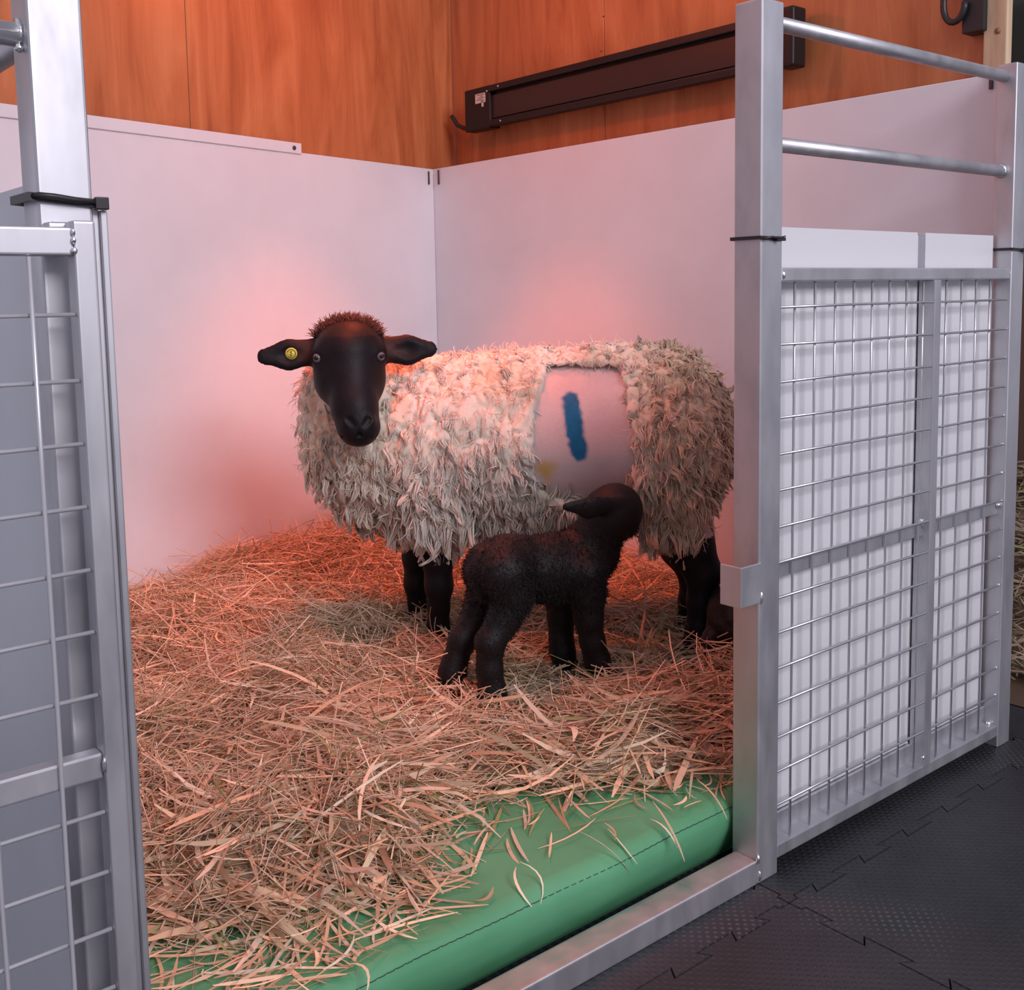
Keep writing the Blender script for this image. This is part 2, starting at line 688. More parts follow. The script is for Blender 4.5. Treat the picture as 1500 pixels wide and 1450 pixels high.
def backwall_pt(s, off, z):
    """s metres from the lining corner along the back wall, off metres out of its face into the pen"""
    p = BC + BD * s + BN * off
    return (p[0], p[1], z)


def wallbox(name, s0, s1, o0, o1, z0, z1, m, parent, bev=0.002):
    bm = bmesh.new()
    ps = []
    for z in (z0, z1):
        for s, o in ((s0, o0), (s1, o0), (s1, o1), (s0, o1)):
            ps.append(bm.verts.new(backwall_pt(s, o, z)))
    fs = [bm.faces.new([ps[i] for i in q]) for q in
          [(0, 3, 2, 1), (4, 5, 6, 7), (0, 1, 5, 4), (1, 2, 6, 5), (2, 3, 7, 6), (3, 0, 4, 7)]]
    if bev:
        bmesh.ops.bevel(bm, geom=list(bm.edges), offset=bev, segments=1, affect='EDGES')
    return bmobj(name, bm, m, parent)


def walls():
    wb = tag(empty('wall_back', (BC[0], BC[1], 0)), 'back wall of orange plywood lined with white board', None, None, 'structure')
    # plywood sheets of the back wall; its corner lies beyond the lining corner
    s_seam = float(np.dot(onplane(280, 100, (*BC, 0), (*BN, 0))[:2] - BC, BD))
    wallbox('plywood_sheet', -0.15, s_seam - .001, -0.035, -0.016, 0, 2.75, M['ply'], wb)
    wallbox('plywood_sheet', s_seam + .001, 3.2, -0.035, -0.016, 0, 2.75, M['ply'], wb)
    wallbox('lining_board', 0.0, 3.2, -0.012, 0.0, 0.0, ZT, M['board'], wb)
    s_lip = float(np.dot(onplane(440, 218, (*BC, 0), (*BN, 0))[:2] - BC, BD))
    wallbox('lining_strip', s_lip, 3.2, 0.0, 0.006, ZT - .006, ZT + .030, M['board'], wb)
    c = backwall_pt(s_lip + .035, .006, ZT + .012)
    d = np.array([BN[0], BN[1], 0])
    tubeobj('screw', [np.array(c), np.array(c) + d * .003], .0075, M['hole'], wb, 12)

    wr = tag(empty('wall_right', (2.64, 2.3, 0)), 'side wall of orange plywood lined with white board', None, None, 'structure')
    PX = 2.665
    ys = [3.60, float(onx(885, 60, PX)[1]), 1.372]
    for a, b in zip(ys[:-1], ys[1:]):
        boxobj('plywood_sheet', (PX, b + .001, 0), (PX + .018, a - .001, 2.75), M['ply'], wr, .0015, 1)
    boxobj('lining_board', (XR, 1.252, 0.0), (XR + .012, BC[1] + .012, ZT), M['board'], wr, .0015, 1)
    # dark retaining pins at the top of the lining
    for (px, py, ln) in ((628, 251, .05), (642, 249, .055)):
        p = onplane(px, py, (*(BC + BN * .004), 0), (*BN, 0)) if px < 635 else onx(px, py, XR - .004)
        tubeobj('pin', [p, p - np.array([0, 0, ln])], .0035, M['hole'], wr, 8)
    p = onx(1452, 110, XR - .004)
    boxobj('pin', (XR - .008, p[1] - .004, ZT - .035), (XR, p[1] + .004, ZT + .004), M['hole'], wr, .001, 1)
    # nails on plywood sheet edges
    for px, py in ((884, 24), (881, 75)):
        p = onx(px, py, PX)
        tubeobj('nail', [p + np.array([.002, 0, 0]), p - np.array([.0015, 0, 0])], .003, M['hole'], wr, 8)

    # pine stud at the open end of the side wall
    st = empty('pine_stud', (2.66, 1.33, 0))
    tag(st, 'pale pine timber upright at the open end of the side wall', 'timber post')
    boxobj('timber', (2.632, 1.312, 0), (2.660, 1.370, 2.75), M['pine'], st, .003, 2)
    for py, r in ((45, .008),):
        k = onx(1462, py, 2.632)
        tubeobj('knot', [k + np.array([.001, 0, 0]), k - np.array([.0012, 0, 0])], r, M['knot'], st, 14)

    # partition on the near side of the pen, seen from outside through the gate mesh
    pt = boxobj('partition_board', (0.372, 1.262, 0.02), (0.384, 2.96, 1.232), M['board'], None, .002, 1)
    tag(pt, 'white partition board in shade behind the leftmost mesh gate', 'board')

    # far area past the steel post: window and brown boarding
    wf = tag(empty('wall_far', (6.0, 3.0, 0)), 'brown boarded barn wall far behind the last steel post', None, None, 'structure')
    for i in range(9):
        boxobj('board', (4.6, 0.6 + i * .3, 0), (4.63, 0.6 + i * .3 + .292, 1.62), M['barnwood'], wf, .004, 1)
    wn = tag(empty('window_1', (4.6, 1.9, 1.62)), 'dark window behind the pine upright', None, None, 'structure')
    boxobj('pane', (4.61, 0.7, 1.67), (4.62, 3.2, 2.7), M['glassdark'], wn, 0, 1)
    boxobj('window_frame', (4.58, 0.6, 1.62), (4.64, 3.3, 1.68), M['barnwood'], wn, .003, 1)


def lumps(name, spots, parent):
    for p in spots:
        V, F = [], []
        bm = bmesh.new()
        bmesh.ops.create_icosphere(bm, subdivisions=2, radius=p[3])
        for v in bm.verts:
            v.co = Vector((p[0] + v.co.x * p[4], p[1] + v.co.y, p[2] + v.co.z * p[5]))
            v.co += Vector((random.uniform(-1, 1), random.uniform(-1, 1), random.uniform(-1, 1))) * p[3] * .12
        bmobj(name, bm, M['weld'], parent, True)


def wires(parent, xs, zs, x0, x1, z0, z1, y, r, front=1, wm='wire'):
    for x in xs:
        zz = np.linspace(z0, z1, 6)
        tubeobj('wire', [(x + random.uniform(-.0012, .0012), y, z) for z in zz], r, M[wm], parent, 6)
    for z in zs:
        xx = np.linspace(x0, x1, 5)
        tubeobj('wire', [(x, y - 2 * r * front, z + random.uniform(-.0012, .0012)) for x in xx], r, M[wm], parent, 6)


def steel_front():
    fr = empty('steel_pen_front', (2.0, YF, 0))
    tag(fr, 'tall aluminium pen front with two posts, wire mesh infill and a floor sill', 'pen panel')
    m = M['metal']
    boxobj('post', (1.551, YF, 0), (1.612, YF + .06, 1.595), m, fr, .004, 3)
    boxobj('post', (2.462, YF, 0), (2.520, YF + .048, 1.595), m, fr, .004, 3)
    boxobj('sill', (0.4225, YF, 0.0), (1.551, YF + .052, .047), m, fr, .004, 3)
    for z in (1.567, 1.357):
        tubeobj('rail', [(1.612, YF + .03, z), (2.462, YF + .03, z)], .0135, m, fr, 18)
    # mesh frame
    boxobj('top_rail', (1.612, YF + .002, 1.112), (2.462, YF + .026, 1.137), m, fr, .003, 2)
    boxobj('bottom_rail', (1.612, YF + .002, .028), (2.462, YF + .038, .055), m, fr, .003, 2)
    boxobj('sheet_channel', (1.612, YF + .034, .050), (2.462, YF + .060, .094), M['metal'], fr, .002, 1)
    boxobj('middle_bar', (1.612, YF + .016, .566), (2.462, YF + .021, .592), m, fr, .001, 1)
    boxobj('upright_bar', (2.130, YF - .001, .05), (2.156, YF + .036, 1.112), m, fr, .002, 2)
    xs = [1.663 + .0628 * i for i in range(8)] + [2.195, 2.259, 2.322, 2.384]
    zs = [1.066 - .0667 * i for i in range(15)]
    wires(fr, xs, zs, 1.612, 2.452, .045, 1.115, YF + .010, .0027)
    # latch keeper welded on the door side of the post
    bm = bmesh.new()
    box(bm, (1.500, YF - .002, .536), (1.556, YF + .003, .610), .0015, 2)
    box(bm, (1.497, YF - .002, .536), (1.502, YF + .045, .610), .0015, 2)
    bmobj('latch_keeper', bm, m, fr)
    lumps('weld', [(1.556, YF - .001, .545, .004, 1, 3), (1.551, YF - .001, .050, .0045, 1, 2.2), (1.557, YF + .0, .015, .0035, 1, 3),
                   (1.618, YF + .003, 1.124, .005, .8, 1.6), (2.459, YF + .006, 1.125, .005, .8, 1.8),
                   (2.456, YF + .012, .588, .006, 1.4, 1.2), (2.458, YF + .02, .058, .006, 1.8, .8),
                   (2.128, YF + .002, .075, .004, 1, 1), (2.128, YF + .018, .592, .005, .8, 2.5),
                   (2.455, YF + .03, 1.357, .0165, .35, 1)], fr)
    lumps('weld', [(2.454, YF + .006, z, .0042, 1, .9) for z in zs[1:15]], fr)

    # white twin-wall sheets standing behind the mesh
    for a, b, l in ((1.614, 2.128, 'wide white ribbed plastic sheet behind the wire mesh, next to the latch post'),
                    (2.160, 2.452, 'narrow white ribbed plastic sheet behind the wire mesh, next to the last post')):
        bm = bmesh.new()
        n = max(6, int((b - a) / .012))
        box(bm, (a, YF + .040, .096), (b, YF + .0412, 1.212), 0)
        box(bm, (a, YF + .0488, .096), (b, YF + .050, 1.212), 0)
        for i in range(n + 1):
            x = a + (b - a - .0008) * i / n
            box(bm, (x, YF + .0412, .096), (x + .0008, YF + .0488, 1.212), 0)
        s = bmobj('plastic_sheet', bm, M['twinwall'], None)
        tag(s, l, 'plastic sheet', 'white sheets behind the mesh')
    boxobj('back_upright', (2.1295, YF + .040, .05), (2.1585, YF + .062, 1.208), m, fr, .002, 1)

    # left frame of the same pen
    lf = empty('steel_side_frame', (.378, YF, 0))
    tag(lf, 'aluminium corner post with tube rails behind the leftmost mesh gate', 'post')
    boxobj('post', (.351, YF, 0), (.407, YF + .056, 1.9), m, lf, .004, 3)
    for z in (1.377,):
        tubeobj('rail', [(-.6, YF + .028, z), (.352, YF + .028, z)], .0125, m, lf, 18)
    tubeobj('side_rail', [(.378, YF + .055, 1.386), (.378, 3.0, 1.386)], .0125, m, lf, 18)
    boxobj('stop_bar', (.407, YF + .004, .03), (.414, YF + .03, 1.199), m, lf, .002, 2)
    boxobj('stop_bar', (.414, YF - .002, .03), (.4215, YF + .02, 1.197), m, lf, .002, 2)
    lumps('weld', [(.347, YF + .02, 1.362, .005, 1, 1), (.349, YF + .028, 1.379, .0150, .3, 1)], lf)

    # mesh gate hung in front of the corner post
    gt = empty('mesh_gate', (.0, 1.15, 0))
    tag(gt, 'aluminium gate with wire mesh at the left edge, closest to the viewer', 'gate')
    gy = 1.150
    boxobj('stile', (.3685, gy, .02), (.391, gy + .026, 1.182), m, gt, .003, 3)
    boxobj('stile', (-.62, gy, .02), (-.597, gy + .026, 1.182), m, gt, .003, 3)
    boxobj('top_rail', (-.597, gy + .001, 1.146), (.3685, gy + .027, 1.175), m, gt, .003, 3)
    boxobj('middle_rail', (-.597, gy + .0058, .587), (.3685, gy + .026, .616), m, gt, .003, 3)
    boxobj('bottom_rail', (-.597, gy + .001, .03), (.3685, gy + .026, .059), m, gt, .003, 3)
    xs = [.3235 - .0655 * i for i in range(14)]
    zs = [1.086 - .0675 * i for i in range(7)] + [.549 - .0675 * i for i in range(8)]
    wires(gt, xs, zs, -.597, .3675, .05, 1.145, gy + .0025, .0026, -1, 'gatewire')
    lumps('weld', [(.368, gy - .0005, 1.170, .0032, .8, 1.3), (.368, gy - .0005, 1.162, .0034, .8, 1.3), (.368, gy - .0008, 1.151, .0036, .9, 1.2),
                   (.368, gy, .604, .003, .8, 3)], gt)
    boxobj('hinge_lug', (.352, gy + .0262, 1.150), (.377, YF - .0005, 1.182), m, gt, .004, 3)


def tie(name, x0, x1, y0, y1, z0, z1, wd, label, tail, head):
    """strap pulled round a post: x/y bounds, height at left and right end"""
    t = empty(name, ((x0 + x1) / 2, y0, z0))
    tag(t, label, 'cable tie', 'black ties on the steel posts')
    loop = [(x0, y0), (x1, y0), (x1, y1), (x0, y1)]
    V, F = [], []
    th = .0028
    n = 4
    zz = lambda x: z0 + (z1 - z0) * (x - x0) / (x1 - x0)
    for i, (x, y) in enumerate(loop):
        dx = -th if x == x0 else th
        dy = -th if y == y0 else th
        for (ax, ay) in ((0, 0), (dx, dy)):
            for s in (-1, 1):
                V.append((x + ax, y + ay, zz(x) + s * wd / 2))
    for i in range(n):
        a, b = 4 * i, 4 * ((i + 1) % n)
        F += [(a, b, b + 1, a + 1), (a + 2, a + 3, b + 3, b + 2), (a + 1, b + 1, b + 3, a + 3), (a, a + 2, b + 2, b)]
    pyobj('strap', V, F, M['black'], t)
    bm = bmesh.new()
    hx, hz = head
    box(bm, (hx - wd * .8, y0 - .009, hz - wd * .75), (hx + wd * .8, y0 - .001, hz + wd * .75), .0015, 2)
    bmobj('buckle', bm, M['black'], t)
    tubeobj('tail', tail, [wd * .38] * (len(tail) - 1) + [wd * .2], M['black'], t, 7)


def ties():
    tie('cable_tie', .343, .4155, YF - .002, YF + .06, 1.2085, 1.203, .0090,
        'thick black strap tie around the left corner post above the gate',
        [(.345, YF - .004, 1.209), (.350, YF - .010, 1.2095), (.365, YF - .011, 1.2085), (.385, YF - .010, 1.206), (.413, YF - .008, 1.204)], (.4135, 1.2035))
    tie('cable_tie', 1.549, 1.614, YF - .001, YF + .062, 1.189, 1.187, .006,
        'thin black tie knotted around the post beside the open doorway',
        [(1.552, YF - .005, 1.186), (1.572, YF - .008, 1.190), (1.590, YF - .009, 1.188), (1.612, YF - .006, 1.192)], (1.590, 1.187))
    tie('cable_tie', 2.460, 2.522, YF - .001, YF + .05, 1.180, 1.178, .006,
        'thin black tie around the last post at the right edge',
        [(2.50, YF - .006, 1.176), (2.515, YF - .008, 1.179), (2.524, YF - .009, 1.17), (2.526, YF - .01, 1.15)], (2.512, 1.178))


def green_mat():
    g = empty('floor_mat', (1.4, 2.3, 0))
    tag(g, 'thick green vinyl foam mat under the straw with a stitched rounded edge', 'mat')
    y0, zt, r = 1.266, .136, .034
    prof = [(y0 + .046, .004), (y0 + .034, .020), (y0 + .018, .050), (y0 + .005, .080), (y0, zt - r)]
    for i in range(1, 8):
        a = i / 8 * math.pi / 2
        prof.append((y0 + r - r * math.cos(a), zt - r + r * math.sin(a)))
    prof += [(y0 + r, zt), (y0 + .10, zt + .002), (2.4, zt + .002), (3.0, zt), (3.0, .004)]
    xs = np.linspace(.43, 2.50, 40)
    V, F = [], []
    for x in xs:
        wv = .0025 * math.sin(x * 9.0) + .0015 * math.sin(x * 23 + 1)
        for j, (y, z) in enumerate(prof):
            k = 1 if 1 < j < 8 else .3
            V.append((x, y + wv * k, z + (.0012 * math.sin(x * 13 + y * 9) if 0 < z - .05 else 0)))
    n = len(prof)
    for i in range(len(xs) - 1):
        for j in range(n - 1):
            F.append((i * n + j, (i + 1) * n + j, (i + 1) * n + j + 1, i * n + j + 1))
    F.append(tuple(range(n)))
    F.append(tuple(reversed(range((len(xs) - 1) * n, len(xs) * n))))
    pyobj('cover', V, F, M['green'], g, True)
    # line of stitching along the rounded edge
    sv = []
    x = .43
    while x < 2.45:
        wv = .0025 * math.sin(x * 9.0) + .0015 * math.sin(x * 23 + 1)
        a = math.radians(33)
        yy, z_ = y0 + r - (r + .0004) * math.cos(a) + wv * .9, zt - r + (r + .0004) * math.sin(a)
        sv.append(tube_vf([(x, yy + .0012, z_), (x + .004, yy - .0004, z_), (x + .012, yy - .0004, z_), (x + .0155, yy + .0012, z_)], .0009, 4))
        x += .0163
    V, F = merge(sv)
    o = pyobj('stitching', V, F, M['thread'], g, True)
    o['kind'] = 'stuff'


def heater():
    PX = 2.665
    a, b = onx(685, 130, 2.60), onx(1171, 14, 2.60)
    ya, yb = a[1], b[1]
    z0, z1 = 1.722, 1.872
    h = empty('strip_heater', (PX, (ya + yb) / 2, z0))
    tag(h, 'long black strip heater mounted on the orange plywood wall', 'heater')
    # housing: a shallow trough with raised lips
    bm = bmesh.new()
    box(bm, (2.605, yb + .05, z0 + .004), (2.632, ya - .02, z1 - .004), .003, 2)
    bmobj('housing', bm, M['heater'], h)
    boxobj('lip', (2.580, yb + .05, z1 - .024), (2.612, ya - .15, z1), M['heater'], h, .004, 2)
    boxobj('lip', (2.580, yb + .05, z0), (2.612, ya - .15, z0 + .024), M['heater'], h, .004, 2)
    boxobj('panel', (2.595, yb + .06, z0 + .030), (2.606, ya - .155, z1 - .034), M['heater_in'], h, .003, 2)
    boxobj('end_box', (2.583, ya - .155, z0 - .004), (2.634, ya, z1 + .002), M['heater'], h, .006, 3)
    boxobj('end_cap', (2.572, yb, z0 - .008), (2.634, yb + .055, z1 + .006), M['heater'], h, .010, 4)
    bm = bmesh.new()
    box(bm, (2.598, ya - .01, z0 + .012), (2.63, ya + .012, z0 + .032), .003, 2)
    bmobj('cable_gland', bm, M['black'], h)
    zc = z0 + .022
    tubeobj('cable', [(2.612, ya + .005, zc), (2.606, ya + .035, zc - .004), (2.600, ya + .07, zc + .012), (2.597, ya + .092, zc + .04),
                      (2.595, ya + .100, zc + .05)], .0085, M['black'], h, 10)
    st = boxobj('sticker', (2.5815, ya - .130, z0 + .093), (2.5835, ya - .070, z0 + .128), M['sticker'], h, 0, 1)
    for k in range(5):
        zz = z0 + .098 + k * .006
        boxobj('print_line', (2.5810, ya - .126 + .01 * (k % 2), zz), (2.5816, ya - .090 + .012 * ((k * 2) % 3) - .012, zz + .0022), M['ink'], st, 0, 1)
    boxobj('sticker', (2.5815, ya - .118, z0 + .078), (2.5835, ya - .108, z0 + .096), M['sticker'], h, 0, 1)
    for y, z in ((ya - .143, z1 - .020), (ya - .21, z1 - .012), (ya - .22, z0 + .012)):
        tubeobj('screw', [(2.584, y, z), (2.578, y, z)], .0035, M['screw'], h, 10)
    for y in (ya - .05, yb + .10):          # bracket feet carried to the wall
        boxobj('wall_bracket', (2.630, y - .006, z0 + .01), (2.6645, y + .006, z1 - .01), M['heater'], h, .001, 1)

    # black hook bracket at the upper right
    p0, p1 = onx(1410, 52, 2.62), onx(1442, 52, 2.62)
    k = empty('hook_bracket', (2.62, (p0[1] + p1[1]) / 2, p0[2]))
    tag(k, 'black wall bracket with a curved hook near the top right corner', 'bracket')
    boxobj('plate', (2.614, p1[1], p0[2] + .002), (2.6645, p0[1], p0[2] + .22), M['black'], k, .004, 2)
    pts = []
    for i in range(11):
        a = math.pi * (0.0 + i / 10 * 1.0)
        pts.append((2.604, p0[1] + .015 + .028 * math.cos(a) + .0, p0[2] + .075 - .043 * math.sin(a)))
    pts = [(2.604, p0[1] + .043, p0[2] + .14)] + pts
    tubeobj('hook', pts, [.008] * len(pts), M['black'], k, 10)


def heat_lamps():
    for loc, e, l in (((1.15, 1.98, 2.45), 72, 'red heat lamp with a metal hood hanging over the middle of the pen'),
                      ((1.88, 2.74, 2.30), 150, 'red heat lamp with a metal hood hanging over the back corner of the pen')):
        h = empty('heat_lamp', loc)
        tag(h, l, 'heat lamp', 'heat lamps above the pen')
        V, F = lathe_vf([(.022, .16), (.03, .15), (.032, .09), (.06, .07), (.10, .02), (.115, -.01), (.117, -.012)], loc, 28)
        pyobj('hood', V, F, M['metal'], h, True)
        V, F = lathe_vf([(.001, -.045), (.03, -.042), (.05, -.028), (.058, -.008), (.05, .02), (.03, .05), (.02, .09)], loc, 20)
        pyobj('bulb', V, F, M['bulb'], h, True)
        tubeobj('cord', [(loc[0], loc[1], loc[2] + .15), (loc[0], loc[1], loc[2] + .9)], .005, M['black'], h, 8)
        sp = bpy.data.lights.new('heat_lamp_light', 'SPOT')
        sp.energy = e
        sp.color = (1.0, 0.12, 0.035)
        sp.spot_size = math.radians(70)
        sp.spot_blend = 0.85
        sp.shadow_soft_size = 0.05
        o = bpy.data.objects.new('heat_lamp_light', sp)
        COL.objects.link(o)
        o.parent = h
        o.location = (0, 0, -.07)
        pt = bpy.data.lights.new('heat_lamp_glow', 'POINT')
        pt.energy = e * .055
        pt.color = (1.0, 0.14, 0.04)
        pt.shadow_soft_size = 0.05
        o = bpy.data.objects.new('heat_lamp_glow', pt)
        COL.objects.link(o)
        o.parent = h
        o.location = (0, 0, -.07)


rubber_floor()
walls()
steel_front()
ties()
green_mat()
heater()
heat_lamps()

# ------------------------------------------------------------------ straw
EDGE = np.array([[.40, 1.50], [.54, 1.50], [.62, 1.42], [.78, 1.41], [.93, 1.385], [1.03, 1.46], [1.14, 1.545], [1.31, 1.49], [1.45, 1.40],
                 [1.55, 1.33], [1.8, 1.28], [2.52, 1.30]])


def straw_h(x, y):
    """height of the bedding surface"""
    x, y = np.asarray(x, float), np.asarray(y, float)
    P = np.stack([x, y, np.zeros_like(x)], -1)
    e = np.interp(x, EDGE[:, 0], EDGE[:, 1])
    din = y - e + (vnoise(P, 9) - .5) * .06
    rise = sstep(0, .17, din)
    yb = 3.535 + (x - 2.52) * .2572
    back = sstep(.75, .05, yb - y)
    bh = np.interp(x, [.4, 1.1, 1.35, 1.7, 1.92, 2.05, 2.2, 2.5], [.05, .045, .045, .055, .085, .09, .05, .025])
    right = sstep(.45, .0, 2.52 - x) * .035
    h = .052 + .02 * sstep(0, .6, din) + back * bh + right
    h = h + (vnoise(P, 5.5) - .5) * .055 + (vnoise(P, 13) - .5) * .035
    h = h + .035 * np.exp(-((x - .98)**2 + (y - 1.62)**2) / .05) + .03 * np.exp(-((x - 1.5)**2 + (y - 1.48)**2) / .02)
    h = h - .03 * np.exp(-((x - 1.9)**2 + (y - 1.8)**2) / .06) - .02 * np.exp(-((x - 1.5)**2 + (y - 1.9)**2) / .06)
    return .139 + np.maximum(h, .012) * rise - .012 * (1 - sstep(-.03, .02, din))


def ribbons(P, yaw, pitch, L, W, bend, nseg, roll, col, curl=None):
    """flat blades: centre-line bends in the vertical plane (bend) and sideways (curl)"""
    n = len(P)
    t = np.linspace(-.5, .5, nseg + 1)
    d = np.stack([np.cos(yaw) * np.cos(pitch), np.sin(yaw) * np.cos(pitch), np.sin(pitch)], 1)
    s = np.stack([-np.sin(yaw), np.cos(yaw), np.zeros(n)], 1)
    u = np.cross(d, s)
    wv = s * np.cos(roll)[:, None] + u * np.sin(roll)[:, None]
    if curl is None:
        curl = np.zeros(n)
    C = P[:, None, :] + d[:, None, :] * (t[None, :, None] * L[:, None, None])
    C = C - u[:, None, :] * ((t[None, :]**2 * 4 - .33) * bend[:, None])[..., None] * -1.0
    C = C + s[:, None, :] * ((t[None, :]**2 * 4 - .33) * curl[:, None])[..., None]
    prof = np.interp(np.abs(t), [0, .3, .5], [1, .85, .25])
    off = wv[:, None, :] * (W[:, None] * prof[None, :] * .5)[..., None]
    A, B = C - off, C + off
    V = np.stack([A, B], 2).reshape(-1, 3)
    base = (np.arange(n) * (nseg + 1) * 2)[:, None]
    k = np.arange(nseg)[None, :] * 2
    F = np.stack([base + k, base + k + 1, base + k + 3, base + k + 2], -1).reshape(-1, 4)
    Cc = np.repeat(col, (nseg + 1) * 2, axis=0)
    return V, F, Cc


def stems(P, yaw, pitch, L, R_, bend, nseg, col, curl):
    n = len(P)
    t = np.linspace(-.5, .5, nseg + 1)
    d = np.stack([np.cos(yaw) * np.cos(pitch), np.sin(yaw) * np.cos(pitch), np.sin(pitch)], 1)
    s = np.stack([-np.sin(yaw), np.cos(yaw), np.zeros(n)], 1)
    u = np.cross(d, s)
    C = P[:, None, :] + d[:, None, :] * (t[None, :, None] * L[:, None, None])
    C = C + u[:, None, :] * ((t[None, :]**2 * 4 - .33) * bend[:, None])[..., None]
    C = C + s[:, None, :] * ((t[None, :]**2 * 4 - .33) * curl[:, None])[..., None]
    V = []
    for k in range(3):
        a = 2 * math.pi * k / 3
        V.append(C + (s[:, None, :] * math.cos(a) + u[:, None, :] * math.sin(a)) * R_[:, None, None])
    V = np.stack(V, 2).reshape(-1, 3)
    m = nseg + 1
    base = (np.arange(n) * m * 3)[:, None, None]
    ks = np.arange(nseg)[None, :, None] * 3
    j = np.arange(3)[None, None, :]
    j2 = (j + 1) % 3
    F = np.stack([base + ks + j, base + ks + j2, base + ks + 3 + j2, base + ks + 3 + j], -1).reshape(-1, 4)
    return V, F, np.repeat(col, m * 3, axis=0)


STRAW = np.array([[.74, .54, .35], [.80, .61, .41], [.66, .48, .31], [.84, .69, .50], [.60, .46, .33], [.52, .36, .23], [.76, .63, .48]])


def straw_cols(n, r, dark=1.0):
    c = STRAW[r.integers(0, len(STRAW), n)] * r.uniform(.75, 1.3, (n, 1)) * dark
    g = r.random(n) < .06
    c[g] = np.array([.36, .36, .16])
    return c


def clear_of_edge(P, yaw, L):
    """keep blades inside the pen walls"""
    ex, ey = np.cos(yaw) * L * .5, np.sin(yaw) * L * .5
    ok = np.ones(len(P), bool)
    for s in (-1, 1):
        x, y = P[:, 0] + s * ex, P[:, 1] + s * ey
        yb = 3.535 + (x - 2.52) * .2572 - .01
        ok &= (x < 2.51) & (x > .43) & (y < yb) & (y > 1.255)
    return ok


